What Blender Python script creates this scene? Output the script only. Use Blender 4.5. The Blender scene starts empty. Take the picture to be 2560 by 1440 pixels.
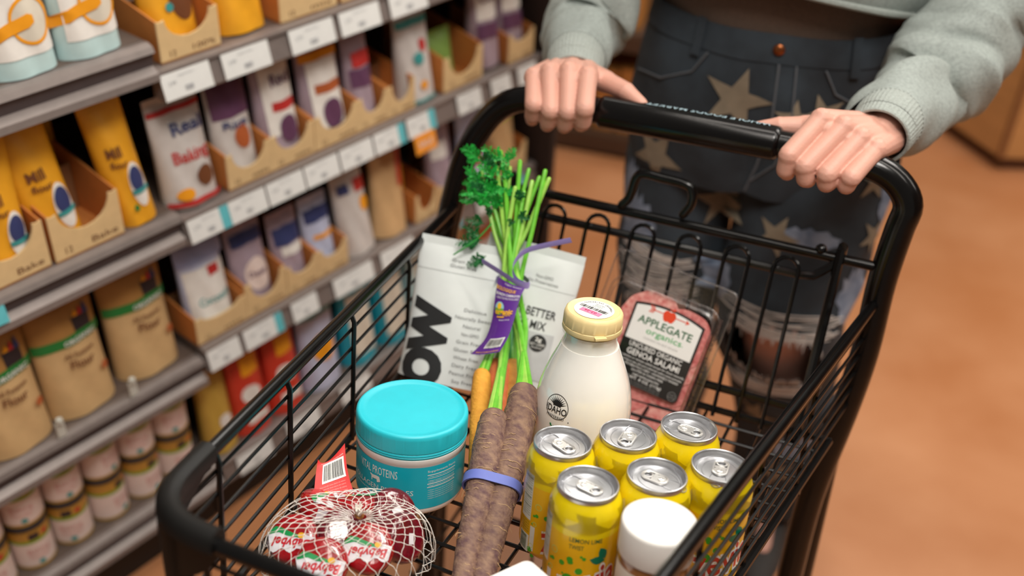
import bpy, bmesh, math, random
from mathutils import Vector as V, Matrix as MX
from mathutils.bvhtree import BVHTree

random.seed(7)
sc = bpy.context.scene
COL = sc.collection
PI = math.pi

# ------------------------------------------------------------------ camera
WROT = MX(((0.9515243, 0.2071910, -0.2273179), (0.3048121, -0.5364065, 0.7869928), (0.0411230, -0.8181320, -0.5735581)))
CAM = V((0, 0, 1.55))
FPX = 2650.0
cd = bpy.data.cameras.new('camera'); co = bpy.data.objects.new('camera', cd); COL.objects.link(co)
co.matrix_world = MX.Translation(CAM) @ (WROT @ MX(((1, 0, 0), (0, -1, 0), (0, 0, -1)))).to_4x4()
cd.sensor_width = 36; cd.lens = 36 * FPX / 2560; cd.clip_start = .05
cd.dof.use_dof = True; cd.dof.focus_distance = 1.06; cd.dof.aperture_fstop = 2.4
sc.camera = co

# ------------------------------------------------------------------ light
sc.view_settings.view_transform = 'Standard'; sc.view_settings.look = 'None'
sc.view_settings.gamma = 1; sc.view_settings.use_curve_mapping = False
sc.view_settings.exposure = -0.15
wd = bpy.data.worlds.new('store'); sc.world = wd; wd.use_nodes = True
bg = wd.node_tree.nodes['Background']; bg.inputs[0].default_value = (1.0, .90, .80, 1); bg.inputs[1].default_value = .18
def area(name, loc, target, size, sy, power, color):
    l = bpy.data.lights.new(name, 'AREA'); l.shape = 'RECTANGLE'; l.size = size; l.size_y = sy; l.energy = power; l.color = color
    o = bpy.data.objects.new(name, l); COL.objects.link(o); o.location = loc
    o.rotation_euler = (V(target) - V(loc)).to_track_quat('-Z', 'Y').to_euler(); return o
area('ceiling_spot_light', (.25, .25, 2.7), (-.1, .85, .8), .5, .5, 27, (1, .95, .88))
area('ceiling_strip_light', (.55, 1.0, 3.0), (.2, 1.2, 0), .12, 3.0, 28, (1, .93, .84))
area('ceiling_strip_light', (-.35, .3, 3.0), (-.8, 1.3, .5), .12, 2.6, 13, (1, .93, .84))
area('ceiling_panel_light', (.9, 2.7, 3.0), (.1, 1.1, .8), 1.2, .6, 34, (1, .95, .88))
area('ceiling_panel_light', (-.7, 3.3, 3.0), (-.2, 1.1, .8), 1.2, .6, 26, (1, .95, .88))
area('ceiling_strip_light', (2.2, 2.2, 3.0), (1.6, 2.2, 0), .15, 3.5, 38, (1, .92, .82))

# ------------------------------------------------------------------ frames
BR = MX(((0.9925568, 0.1201157, -0.0200784), (-0.1149192, 0.9783692, 0.1720096), (0.0403052, -0.1684219, 0.9848906)))
BO = V((-0.1960641, 0.7069942, 0.7425305))
BM = MX.Translation(BO) @ BR.to_4x4()            # basket frame -> world
BI = BM.inverted()
def ray(px, py): return WROT @ V(((px - 1280) / FPX, (py - 720) / FPX, 1))
def at(px, py, d): return CAM + ray(px, py) * d
def wy(px, py, y): r = ray(px, py); return CAM + r * (y / r.y)
def _b(px, py, i, val):
    a = BI @ CAM; r = BR.transposed() @ ray(px, py); return a + r * ((val - a[i]) / r[i])
def Lz(px, py, z): return _b(px, py, 2, z)
def Ly(px, py, y): return _b(px, py, 1, y)
UD = V((.363, .932, 0)).normalized(); ND = V((-UD.y, UD.x, 0)); SP = V((-.874, 1.185, 0))
SM = MX(((UD.x, ND.x, 0, SP.x), (UD.y, ND.y, 0, SP.y), (0, 0, 1, 0), (0, 0, 0, 1)))   # shelf frame -> world

# ------------------------------------------------------------------ materials
def lin(c): return tuple(((x / 255) / 12.92 if x / 255 <= .04045 else ((x / 255 + .055) / 1.055) ** 2.4) for x in c)
_m = {}
def mat(name, rgb, rough=.5, metal=0, var=.05, scale=60, bump=0, bscale=300, coat=0, sss=0, detail=3, stretch=None, rgb2=None, spec=.5):
    if name in _m: return _m[name]
    m = bpy.data.materials.new(name); m.use_nodes = True; nt = m.node_tree; b = nt.nodes['Principled BSDF']
    c = lin(rgb); tc = nt.nodes.new('ShaderNodeTexCoord'); src = tc.outputs['Object']
    if stretch:
        mp = nt.nodes.new('ShaderNodeMapping'); mp.inputs['Scale'].default_value = stretch; nt.links.new(src, mp.inputs[0]); src = mp.outputs[0]
    nz = nt.nodes.new('ShaderNodeTexNoise'); nz.inputs['Scale'].default_value = scale; nz.inputs['Detail'].default_value = detail
    nt.links.new(src, nz.inputs[0])
    r = nt.nodes.new('ShaderNodeValToRGB'); nt.links.new(nz.outputs[0], r.inputs[0])
    r.color_ramp.elements[0].position = .3; r.color_ramp.elements[1].position = .7
    if rgb2: c0, c1 = lin(rgb2), c
    else: c0 = tuple(x * (1 - var) for x in c); c1 = tuple(min(1, x * (1 + var)) for x in c)
    r.color_ramp.elements[0].color = (*c0, 1); r.color_ramp.elements[1].color = (*c1, 1)
    nt.links.new(r.outputs[0], b.inputs['Base Color'])
    b.inputs['Roughness'].default_value = rough; b.inputs['Metallic'].default_value = metal
    b.inputs['Coat Weight'].default_value = coat; b.inputs['Coat Roughness'].default_value = .05
    b.inputs['Specular IOR Level'].default_value = spec
    if sss:
        b.inputs['Subsurface Weight'].default_value = sss; b.inputs['Subsurface Radius'].default_value = (.01, .004, .002); b.inputs['Subsurface Scale'].default_value = .5
    if bump:
        n2 = nt.nodes.new('ShaderNodeTexNoise'); n2.inputs['Scale'].default_value = bscale; n2.inputs['Detail'].default_value = 3
        nt.links.new(src, n2.inputs[0]); bp = nt.nodes.new('ShaderNodeBump'); bp.inputs['Strength'].default_value = bump; bp.inputs['Distance'].default_value = .002
        nt.links.new(n2.outputs[0], bp.inputs['Height']); nt.links.new(bp.outputs[0], b.inputs['Normal'])
    _m[name] = m; return m
def clear(name, tint=(1, 1, 1), gloss=.08, rough=.08, edge=.6):
    if name in _m: return _m[name]
    m = bpy.data.materials.new(name); m.use_nodes = True; nt = m.node_tree
    for n in list(nt.nodes):
        if n.type == 'BSDF_PRINCIPLED': nt.nodes.remove(n)
    out = [n for n in nt.nodes if n.type == 'OUTPUT_MATERIAL'][0]
    t = nt.nodes.new('ShaderNodeBsdfTransparent'); t.inputs[0].default_value = (*tint, 1)
    g = nt.nodes.new('ShaderNodeBsdfGlossy'); g.inputs['Roughness'].default_value = rough
    f = nt.nodes.new('ShaderNodeLayerWeight'); f.inputs[0].default_value = .35
    mp = nt.nodes.new('ShaderNodeMapRange'); mp.inputs[3].default_value = gloss; mp.inputs[4].default_value = edge
    nz = nt.nodes.new('ShaderNodeTexNoise'); nz.inputs['Scale'].default_value = 60; bp = nt.nodes.new('ShaderNodeBump'); bp.inputs['Strength'].default_value = .15; bp.inputs['Distance'].default_value = .002
    nt.links.new(nz.outputs[0], bp.inputs['Height']); nt.links.new(bp.outputs[0], g.inputs['Normal'])
    nt.links.new(f.outputs['Fresnel'], mp.inputs[0]); x = nt.nodes.new('ShaderNodeMixShader')
    nt.links.new(mp.outputs[0], x.inputs[0]); nt.links.new(t.outputs[0], x.inputs[1]); nt.links.new(g.outputs[0], x.inputs[2]); nt.links.new(x.outputs[0], out.inputs[0])
    _m[name] = m; return m

# ------------------------------------------------------------------ mesh builder
def cr(pts, n=6, closed=False):
    P = [V(p) for p in pts]; out = []; N = len(P)
    for i in range(N if closed else N - 1):
        a, b, c, d = (P[(i - 1) % N], P[i], P[(i + 1) % N], P[(i + 2) % N]) if closed else (P[max(i - 1, 0)], P[i], P[i + 1], P[min(i + 2, N - 1)])
        for k in range(n):
            t = k / n
            out.append(.5 * ((2 * b) + (c - a) * t + (2 * a - 5 * b + 4 * c - d) * t * t + (3 * b - a - 3 * c + d) * t ** 3))
    if not closed: out.append(P[-1])
    return out
def lerp(a, b, t): return a + (b - a) * t
def interp(xs, ys, x):
    if x <= xs[0]: return ys[0]
    for i in range(len(xs) - 1):
        if x <= xs[i + 1]: return lerp(ys[i], ys[i + 1], (x - xs[i]) / (xs[i + 1] - xs[i]))
    return ys[-1]
class MB:
    def __init__(s): s.v = []; s.f = []; s.m = []
    def add(s, vs, fs, mi=0, T=None):
        o = len(s.v); s.v += [(T @ V(p) if T else V(p)) for p in vs]; s.f += [tuple(i + o for i in f) for f in fs]; s.m += [mi] * len(fs); return s
    def tube(s, pts, r, n=8, closed=False, mi=0, caps=True, round_caps=False):
        P = [V(p) for p in pts]; N = len(P)
        R = list(r) if isinstance(r, (list, tuple)) else [r] * N
        if round_caps and not closed:
            d0 = (P[0] - P[1]).normalized(); d1 = (P[-1] - P[-2]).normalized()
            pre = [(P[0] + d0 * R[0] * math.sin(a), R[0] * math.cos(a)) for a in (1.45, 1.1, .6)]
            post = [(P[-1] + d1 * R[-1] * math.sin(a), R[-1] * math.cos(a)) for a in (.6, 1.1, 1.45)]
            P = [p for p, _ in pre] + P + [p for p, _ in post]; R = [q for _, q in pre] + R + [q for _, q in post]; N = len(P)
        vs = []; fs = []; up = None
        for i in range(N):
            t = ((P[(i + 1) % N] - P[i - 1]) if closed else (P[min(i + 1, N - 1)] - P[max(i - 1, 0)])).normalized()
            if up is None: up = t.orthogonal().normalized()
            up = (up - t * up.dot(t)); up = up.normalized() if up.length > 1e-6 else t.orthogonal().normalized()
            b = t.cross(up)
            for k in range(n):
                a = 2 * PI * k / n; vs.append(P[i] + (up * math.cos(a) + b * math.sin(a)) * R[i])
        for i in range(N if closed else N - 1):
            j = (i + 1) % N
            for k in range(n): fs.append((i * n + k, i * n + (k + 1) % n, j * n + (k + 1) % n, j * n + k))
        if caps and not closed: fs.append(tuple(range(n))[::-1]); fs.append(tuple((N - 1) * n + k for k in range(n)))
        return s.add(vs, fs, mi)
    def lathe(s, prof, n=48, mi=0, T=None, mod=None, cap0=True, cap1=True):
        vs = []; fs = []
        for (r, z) in prof:
            for k in range(n):
                a = 2 * PI * k / n; q = r * (mod(a, z) if mod else 1); vs.append((q * math.cos(a), q * math.sin(a), z))
        for i in range(len(prof) - 1):
            for k in range(n): fs.append((i * n + k, i * n + (k + 1) % n, (i + 1) * n + (k + 1) % n, (i + 1) * n + k))
        if cap0: fs.append(tuple(range(n))[::-1])
        if cap1: fs.append(tuple((len(prof) - 1) * n + k for k in range(n)))
        return s.add(vs, fs, mi, T)
    def grid(s, fn, nu, nv, mi=0, closed_u=False, skip=None, T=None):
        vs = [fn(i / nu, j / nv) for j in range(nv + 1) for i in range(nu if closed_u else nu + 1)]; w = nu if closed_u else nu + 1; fs = []
        for j in range(nv):
            for i in range(nu):
                if skip and skip((i + .5) / nu, (j + .5) / nv): continue
                fs.append((j * w + i, j * w + (i + 1) % w, (j + 1) * w + (i + 1) % w, (j + 1) * w + i))
        return s.add(vs, fs, mi, T)
    def prism(s, poly, z0, z1, mi=0, T=None, mi_top=None):
        n = len(poly); vs = [(x, y, z0) for x, y in poly] + [(x, y, z1) for x, y in poly]
        s.add(vs, [tuple(range(n))[::-1]] + [(k, (k + 1) % n, n + (k + 1) % n, n + k) for k in range(n)] + [tuple(range(n, 2 * n))], mi, T)
        if mi_top is not None: s.m[-1] = mi_top
        return s
    def box(s, c, d, mi=0, T=None, rad=0):
        x, y, z = c; a, b, h = d[0] / 2, d[1] / 2, d[2] / 2
        if rad: return s.prism([(x + p, y + q) for p, q in rrect(2 * a, 2 * b, rad)], z - h, z + h, mi, T)
        return s.prism([(x - a, y - b), (x + a, y - b), (x + a, y + b), (x - a, y + b)], z - h, z + h, mi, T)
    def ball(s, c, r, mi=0, n=12):
        c = V(c); rr = r if isinstance(r, (tuple, list)) else (r, r, r)
        return s.grid(lambda u, v: (c.x + rr[0] * math.cos(2 * PI * u) * math.sin(PI * (.001 + v * .998)), c.y + rr[1] * math.sin(2 * PI * u) * math.sin(PI * (.001 + v * .998)), c.z - rr[2] * math.cos(PI * v)), n, n // 2, mi, closed_u=True)
    def xf(s, T): s.v = [T @ p for p in s.v]; return s
    def build(s, name, mats, parent=None, label=None, sharp=40, local=None, loc=None):
        me = bpy.data.meshes.new(name); T = local
        vs = [(T @ p if T else p) for p in s.v]
        me.from_pydata([tuple(p) for p in vs], [], s.f)
        for m in (mats if isinstance(mats, (list, tuple)) else [mats]): me.materials.append(m)
        me.polygons.foreach_set('material_index', s.m); me.polygons.foreach_set('use_smooth', [True] * len(s.f))
        me.update()
        if sharp: me.set_sharp_from_angle(angle=math.radians(sharp))
        o = bpy.data.objects.new(name, me); COL.objects.link(o)
        if parent: o.parent = parent
        if loc is not None: o.location = loc
        if label: o['label'] = label
        return o
def rrect(w, h, r, n=5):
    out = []
    for cx, cy, a0 in ((w / 2 - r, h / 2 - r, 0), (-w / 2 + r, h / 2 - r, PI / 2), (-w / 2 + r, -h / 2 + r, PI), (w / 2 - r, -h / 2 + r, 1.5 * PI)):
        for k in range(n + 1): a = a0 + PI / 2 * k / n; out.append((cx + r * math.cos(a), cy + r * math.sin(a)))
    return out
def circ(x, y, rx, ry=None, n=24): return [(x + rx * math.cos(2 * PI * k / n), y + (ry or rx) * math.sin(2 * PI * k / n)) for k in range(n)]
def rect(x0, y0, x1, y1): return [(x0, y0), (x1, y0), (x1, y1), (x0, y1)]
def star(x, y, r, a=0, k=.42): return [(x + (r if i % 2 == 0 else r * k) * math.sin(a + i * PI / 5), y + (r if i % 2 == 0 else r * k) * math.cos(a + i * PI / 5)) for i in range(10)]

_t = {}
def text2d(s, bold=0, shear=0, sp=1):
    k = (s, bold, shear, sp)
    if k not in _t:
        c = bpy.data.curves.new('t', 'FONT'); c.body = s; c.size = 1; c.align_x = 'CENTER'; c.offset = bold; c.shear = shear; c.space_character = sp; c.resolution_u = 4 if len(s) < 6 else 2
        o = bpy.data.objects.new('t', c); me = bpy.data.meshes.new_from_object(o)
        vs = [(p.co.x / .73, p.co.y / .73) for p in me.vertices]; fs = [tuple(p.vertices) for p in me.polygons]
        bpy.data.objects.remove(o); bpy.data.curves.remove(c); bpy.data.meshes.remove(me)
        _t[k] = (vs, fs)
    return _t[k]
def put(mb, vs, fs, fn, mi, step=0):
    bm = bmesh.new(); bv = [bm.verts.new((x, y, 0)) for x, y in vs]
    for f in fs:
        try: bm.faces.new([bv[i] for i in f])
        except ValueError: pass
    bmesh.ops.triangulate(bm, faces=[f for f in bm.faces if len(f.verts) > 3])
    if step:
        for ax in (0, 1):
            lo = min(p[ax] for p in vs); hi = max(p[ax] for p in vs); n = int((hi - lo) / step)
            for i in range(1, min(n, 80) + 1):
                q = [0, 0, 0]; q[ax] = lo + (hi - lo) * i / (n + 1); no = [0, 0, 0]; no[ax] = 1
                bmesh.ops.bisect_plane(bm, geom=bm.verts[:] + bm.edges[:] + bm.faces[:], plane_co=q, plane_no=no)
    bm.verts.index_update(); bm.normal_update()
    if bm.faces and sum(f.normal.z * f.calc_area() for f in bm.faces) < 0: bmesh.ops.reverse_faces(bm, faces=bm.faces[:])
    mb.add([fn(p.co.x, p.co.y) for p in bm.verts], [tuple(x.index for x in f.verts) for f in bm.faces], mi); bm.free()
def poly(mb, pts, fn, mi, step=0): put(mb, pts, [tuple(range(len(pts)))], fn, mi, step)
def text(mb, s, fn, mi, x, y, h, w=None, bold=0, shear=0, rot=0, step=0, sp=1):
    vs, fs = text2d(s, bold, shear, sp)
    if not vs: return
    x0 = min(p[0] for p in vs); x1 = max(p[0] for p in vs); sx = (w / (x1 - x0)) if w else h; cx = (x0 + x1) / 2
    c, q = math.cos(rot), math.sin(rot)
    put(mb, [(x + (a - cx) * sx * c - (b - .5) * h * q, y + (a - cx) * sx * q + (b - .5) * h * c) for a, b in vs], fs, fn, mi, step)
def barcode(mb, fn, mi, x0, y0, x1, y1, step=0, vertical=False, seed=1):
    rd = random.Random(seed); t = 0.0
    while t < .97:
        w = rd.choice((.012, .02, .03)); t1 = min(1, t + w)
        if vertical: poly(mb, rect(x0, lerp(y0, y1, t), x1, lerp(y0, y1, t1)), fn, mi, step)
        else: poly(mb, rect(lerp(x0, x1, t), y0, lerp(x0, x1, t1), y1), fn, mi, step)
        t = t1 + rd.choice((.012, .02, .03))
def cyl(r, az, dz=0): return lambda x, y: V((r * math.cos(az + x / r), r * math.sin(az + x / r), y + dz))

def tag(o, label, cat, group=None, kind=None):
    o['label'] = label; o['category'] = cat
    if group: o['group'] = group
    if kind: o['kind'] = kind
    return o
def thing(name, label, cat, M=None, group=None):
    o = bpy.data.objects.new(name, None); COL.objects.link(o); o.empty_display_size = .02
    o.matrix_world = M if M is not None else MX.Identity(4); return tag(o, label, cat, group)
def bloc(x, y, z, R=None): return BM @ MX.Translation((x, y, z)) @ (R if R is not None else MX.Identity(4))
def sloc(u, v, z, rz=0, rx=0, ry=0): return SM @ MX.Translation((u, v, z)) @ MX.Rotation(rz, 4, 'Z') @ MX.Rotation(rx, 4, 'X') @ MX.Rotation(ry, 4, 'Y')
def structure(o): o['kind'] = 'structure'; return o
def dup(root, M, label, group=None, lidrot=None):
    r = root.copy(); COL.objects.link(r); r.matrix_world = M; r['label'] = label
    if group: r['group'] = group
    for ch in list(root.children):
        c = ch.copy(); COL.objects.link(c); c.parent = r
        for g in ch.children: d = g.copy(); COL.objects.link(d); d.parent = c
    return r

# common materials
M_black = mat('black_gloss_paint', (10, 9, 9), .2, var=.2, spec=.4)
M_blackwire = mat('black_coated_wire', (11, 10, 10), .3, var=.2, spec=.35)
M_blackplastic = mat('black_plastic', (20, 19, 18), .5, var=.1, spec=.3)
M_white = mat('white_print', (238, 238, 234), .5, var=.02)
M_ink = mat('black_ink', (28, 27, 27), .5)
M_grayink = mat('gray_ink', (120, 122, 122), .6)

# ------------------------------------------------------------------ setting
fl = MB(); fl.box((0, 2.5, -.05), (9, 10, .1))
o = structure(fl.build('floor', mat('polished_orange_concrete', (202, 142, 100), .38, var=.12, scale=3, detail=6, rgb2=(182, 118, 74)))); o['label'] = 'polished orange brown concrete store floor'
for nm, c, d in (('wall_back', (0, 7.55, 1.6), (9.2, .1, 3.3)), ('wall_right', (4.55, 2.5, 1.6), (.1, 10, 3.3)), ('wall_left', (-4.55, 2.5, 1.6), (.1, 10, 3.3))):
    w = MB(); w.box(c, d); structure(w.build(nm, mat('store_wall_paint', (120, 84, 60), .8)))

# ------------------------------------------------------------------ shopping cart
cart = thing('shopping_cart', 'black wire shopping cart with groceries, pushed by person in grey sweatshirt', 'shopping cart', MX.Translation((BO.x + .03, BO.y + .1, 0)))
CL = cart.matrix_world.inverted() @ BM           # basket frame -> cart frame
def cbuild(mb, name, m, parent=cart, label=None): return mb.build(name, m, parent, label, local=CL)
HWL, HWR, TPR, ZR, YF, YB = .2163, .2215, .1405, .156, -.311, .40
def xl(y): return -(HWL + TPR * y)
def xr(y): return HWR + TPR * y
def upath(z, ins=0, yb=YB, rad=.055):
    a = (xl(yb) + ins, yb); b = (xl(YF) + ins, YF + ins); c = (xr(YF) - ins, YF + ins); d = (xr(yb) - ins, yb)
    def corner(p, q, r):
        q = V((*q, 0)); u = (V((*p, 0)) - q).normalized(); w = (V((*r, 0)) - q).normalized()
        return [q + u * rad * (1 - t) ** 2 + w * rad * t * t for t in (0, .2, .4, .6, .8, 1)]
    pts = [V((*a, 0))] + corner(a, b, c) + corner(b, c, d) + [V((*d, 0))]
    return [V((p.x, p.y, z)) for p in pts]
YU = .412
fp = [V((-.29, YU, -.60)), V((-.29, YU, -.3)), V((-.289, YU, .0)), V((-.287, YU, .08))]
fp += [Ly(x, y, YU) for x, y in ((1113, 590), (1137, 480), (1160, 400), (1204, 318), (1252, 268), (1312, 248), (1395, 258), (1490, 276), (1770, 325), (1960, 362), (2110, 395), (2200, 424), (2250, 464), (2270, 515), (2250, 570), (2222, 650), (2198, 730), (2162, 880), (2110, 1030), (2028, 1237), (1978, 1425))]
e = fp[-1]; fp += [V((e.x, YU, -.35)), V((e.x, YU, -.60))]
mb = MB(); mb.tube(cr(fp, 4), .0165, 14); cbuild(mb, 'frame_tube', M_black)
# grip over the bar, with writing
hl, hr = Ly(1500, 278, YU), Ly(1950, 360, YU)
hx = (hr - hl).normalized()
mb = MB(); gp = [hl + (hr - hl) * t for t in (0, .012, .03, .97, .988, 1)]
mb.tube(gp, [.0168, .0195, .0203, .0203, .0195, .0168], 24)
up = V((0, -.1, 1)); up = (up - hx * up.dot(hx)).normalized(); fw = up.cross(hx)   # fw points to the person
def gripfn(x, y): # x along the bar seen by the person, y towards camera
    a = .13 - y / .0206
    return hl + (hr - hl) * .5 - hx * x + (up * math.cos(a) + fw * math.sin(a)) * .0206
text(mb, 'WHOLE FOODS MARKET', gripfn, 1, -.022, 0, .0100, .150, step=.004, bold=.01)
cbuild(mb, 'handle_grip', [mat('black_grip_plastic', (9, 8, 8), .22, spec=.4), mat('pale_blue_print', (165, 190, 200), .6)], label='glossy black handle grip with pale printed lettering')
# basket rims and wires
mb = MB(); mb.tube(upath(ZR), .0066, 10); cbuild(mb, 'basket_rim', M_black)
LV = [1, .134, .111, .0885, .066, .0435, .021]
for side in ('left', 'right'):
    mb = MB()
    f = xl if side == 'left' else xr; sg = 1 if side == 'left' else -1
    for z in LV[1:]:
        mb.tube([(f(YB) + sg * .002, YB, z), (f(YF + .06) + sg * .002, YF + .06, z)], .0019, 6)
    for y in (.225, .062, -.086, -.214):
        mb.tube([(f(y) + sg * .005, y, -.004), (f(y) + sg * .006, y, ZR - .012), (f(y) + sg * .001, y, ZR)], .0027, 6)
    cbuild(mb, 'side_wire_panel', M_blackwire)
mb = MB()
for z in LV[1:]:
    p = [q for q in upath(z, .002) if q.y < -.2]; mb.tube([V((xl(YF + .06) + .002, YF + .06, z))] + p + [V((xr(YF + .06) - .002, YF + .06, z))], .0019, 6)
for i in range(4):
    x = -.12 + i * .08; mb.tube([(x, YF + .005, -.004), (x, YF + .005, ZR)], .0027, 6)
cbuild(mb, 'front_wire_panel', M_blackwire)
mb = MB(); mb.tube(upath(-.002, .002, .34), .0045, 8)
mb.tube([(xl(.34), .34, -.002), (xr(.34), .34, -.002)], .0045, 8)
y = YF + .03
while y < .335: mb.tube([(xl(y) + .003, y, -.0045), (xr(y) - .003, y, -.0045)], .0021, 6); y += .033
x = -.25
while x < .26:
    y0 = YF
    if x < xl(YF): y0 = -(x + HWL) / TPR * 1.0 if False else (-x - HWL) / TPR
    if x > xr(YF): y0 = (x - HWR) / TPR
    if y0 < .33: mb.tube([(x, max(y0, YF), -.0085), (x, .34, -.0085)], .0021, 6)
    x += .0335
cbuild(mb, 'basket_floor_grid', M_blackwire)
# plastic corner bumpers
for side in (0, 1):
    full = upath(ZR, 0); half = full[1:7] if side == 0 else full[7:13]
    o0 = full[0] if side == 0 else full[13]
    fr = V((-.105, YF, ZR)) if side == 0 else V((.105, YF, ZR))
    k = .034
    back = lerp(half[0], o0, k / (o0 - half[0]).length) if side == 0 else lerp(half[-1], o0, k / (o0 - half[-1]).length)
    path = [back] + half + [fr] if side == 0 else [fr] + half + [back]
    path = cr(path, 3); mb = MB(); n = len(path); cs = [(-.010, .004), (-.009, .010), (-.003, .0135), (.004, .0125), (.009, .007), (.0095, -.002), (.0035, -.006), (.0025, -.05), (-.0035, -.052), (-.0045, -.008), (-.009, -.004)]
    vs = []; fs = []
    for i, p in enumerate(path):
        t = (path[min(i + 1, n - 1)] - path[max(i - 1, 0)]).normalized(); nn = V((0, 0, 1)).cross(t).normalized() * (-1)
        drop = max(.25, math.sin(PI * (i / (n - 1)) * .9 + .12))
        for a, b in cs: vs.append(p + nn * a + V((0, 0, b if b > -.03 else b * drop)))
    m = len(cs)
    for i in range(n - 1):
        for j in range(m): fs.append((i * m + j, i * m + (j + 1) % m, (i + 1) * m + (j + 1) % m, (i + 1) * m + j))
    fs.append(tuple(range(m))); fs.append(tuple((n - 1) * m + j for j in range(m))[::-1])
    mb.add(vs, fs)
    mid = half[3]; mb.tube([mid + V((0, 0, .004)), mid + V((0, .004, -.06)), mid + V((0, .012, -.165))], [.011, .0105, .010], 10)
    cbuild(mb, 'corner_bumper', M_blackplastic, label='matte black plastic corner bumper')
# rear gate
def gate(x, z): return V((x, .33 + .35 * z, z))
g = thing; mb = MB()
tb0, tb1 = Ly(1140, 415, .40), Ly(2165, 668, .40)
mb.tube([V((-.283, .408, tb1.z)), V((.268, .408, tb1.z))], .0062, 10)
z2 = .1765
mb.tube(cr([(-.19, .408, .202), (-.178, .398, .182), (-.16, gate(0, z2).y, z2)], 4) + [(.19, gate(0, z2).y, z2)] + cr([(.205, .394, .178), (.222, .402, .192), (.232, .408, .205)], 4), .0052, 8)
zb = .029; mb.tube([gate(-.215, zb), gate(.222, zb)], .0052, 8)
for i in range(6):
    cx = -.123 + i * .0592; w = .0148; d = V((0, -.006, 0))
    arc = [gate(cx + w * math.cos(a), z2 + .004 + .014 * math.sin(a)) + d for a in [PI * k / 8 for k in range(9)]]
    mb.tube([gate(cx + w, -.002) + d] + arc + [gate(cx - w, -.002) + d], .0026, 6)
for x in (-.196, .229): mb.tube([gate(x, -.01), gate(x, .17), V((x, .405, .212)), V((x, .414, .214)), V((x, .418, .2))], .0058, 8)
ball = V((.206, .408, .207)); mb.ball(ball, .007)
cbuild(mb, 'rear_gate', M_black, label='black wire rear gate with looped uprights')
mb = MB(); mb.tube(cr([Ly(x, y, .404) for x, y in ((1555, 512), (1574, 492), (1590, 446), (1610, 434), (1660, 446), (1716, 461), (1731, 480), (1728, 510), (1708, 536))], 4), .0058, 10, round_caps=True)
cbuild(mb, 'gate_pull_loop', M_black)
# under frame, lower basket
mb = MB(); mb.tube(upath(-.30, .05, .38)[0:1] + [V((-.2, .12, -.30)), V((.2, .12, -.30)), V((.24, .38, -.30))], .005, 8, closed=True)
for k in range(5): x = -.2 + k * .1; mb.tube([(x, .12, -.3), (x, .125, -.42), (x, .38, -.42), (x * 1.1, .39, -.30)], .0024, 6)
for k in range(4): yy = .13 + k * .08; mb.tube([(-.215, yy, -.3), (-.2, yy, -.42), (.205, yy, -.42), (.225, yy, -.3)], .0024, 6)
cbuild(mb, 'lower_basket', M_blackwire)
mb = MB()
for sx, xx in ((-1, -.29), (1, .264)):
    mb.tube(cr([(xx, YU, -.58), (xx * .95, .36, -.625), (xx * .7, .1, -.59), (xx * .5, -.2, -.545)], 5), .0135, 10)
    mb.tube([(xx + sx * .004, YU + .03, -.02), (xx + sx * .008, YU + .055, -.60)], .0125, 10)
    mb.tube([(xx, YU, -.02), (xx + sx * .004, YU + .03, -.02)], .0125, 8)
mb.tube([(-.145, -.2, -.545), (.132, -.2, -.545)], .012, 10)
cbuild(mb, 'under_frame', M_black)
for x, y, z in ((-.29, .44, -.60), (.27, .44, -.60), (-.14, -.2, -.545), (.13, -.2, -.545)):
    p = BM @ V((x, y, z)); q = cart.matrix_world.inverted() @ p
    mb = MB(); R = MX.Translation((q.x, q.y, .058)) @ MX.Rotation(PI / 2, 4, 'Y')
    mb.lathe([(.012, -.013), (.05, -.014), (.057, -.008), (.058, 0), (.057, .008), (.05, .014), (.012, .013)], 28, 0, R)
    mb.build('caster_wheel', mat('grey_rubber', (70, 70, 70), .6), cart)
    mb = MB(); mb.box((q.x - .02, q.y, .09), (.004, .03, .09)); mb.box((q.x + .02, q.y, .09), (.004, .03, .09)); mb.box((q.x, q.y, .136), (.044, .034, .006)); mb.tube([(q.x, q.y, .136), (q.x, q.y, q.z + .02)], .009, 10)
    mb.build('caster_fork', mat('zinc', (150, 150, 150), .35, 1), cart)

# ------------------------------------------------------------------ collagen tub
TX, TY = -.121, .016
t = thing('supplement_tub', 'turquoise lidded round tub of collagen powder, left of the carrots', 'tub', bloc(TX, TY, 0))
M_teal = mat('teal_plastic', (40, 196, 212), .38, var=.03, bump=.03, bscale=900)
M_label = mat('teal_label', (8, 178, 200), .32, var=.02)
mb = MB(); mb.lathe([(.050, .0), (.0535, .001), (.0555, .004), (.0558, .008), (.0558, .061), (.0568, .0625), (.0568, .0675), (.055, .069), (.05, .069)], 96)
mb.build('tub_body', mat('white_plastic', (246, 245, 241), .4, var=.02), t)
mb = MB(); kn = lambda a, z: 1 + (.0035 * (1 if (int(a / (2 * PI) * 360) % 2) else 0) if .075 < z < .09 else 0)
mb.lathe([(.05, .0685), (.0567, .0685), (.0572, .0692), (.0572, .0705), (.0562, .0712), (.0572, .072), (.0572, .0732), (.0564, .074), (.057, .0752), (.057, .0758), (.0570, .0898), (.057, .0905), (.0566, .0932), (.0552, .0948), (.0535, .0952), (.052, .0946), (.049, .0937), (.046, .0936), (.02, .0938)], 360, mod=kn)
mb.build('tub_lid', M_teal, t, sharp=50)
mb = MB(); lw = 2 * PI * .0562
mb.grid(lambda u, v: cyl(.0562, 0)(u * lw, lerp(.009, .0590, v)), 96, 1, closed_u=True)
az = math.radians(-100); f = cyl(.0564, az)
text(mb, 'VITAL PROTEINS', f, 1, .001, .0490, .0098, .047, step=.004)
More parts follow.
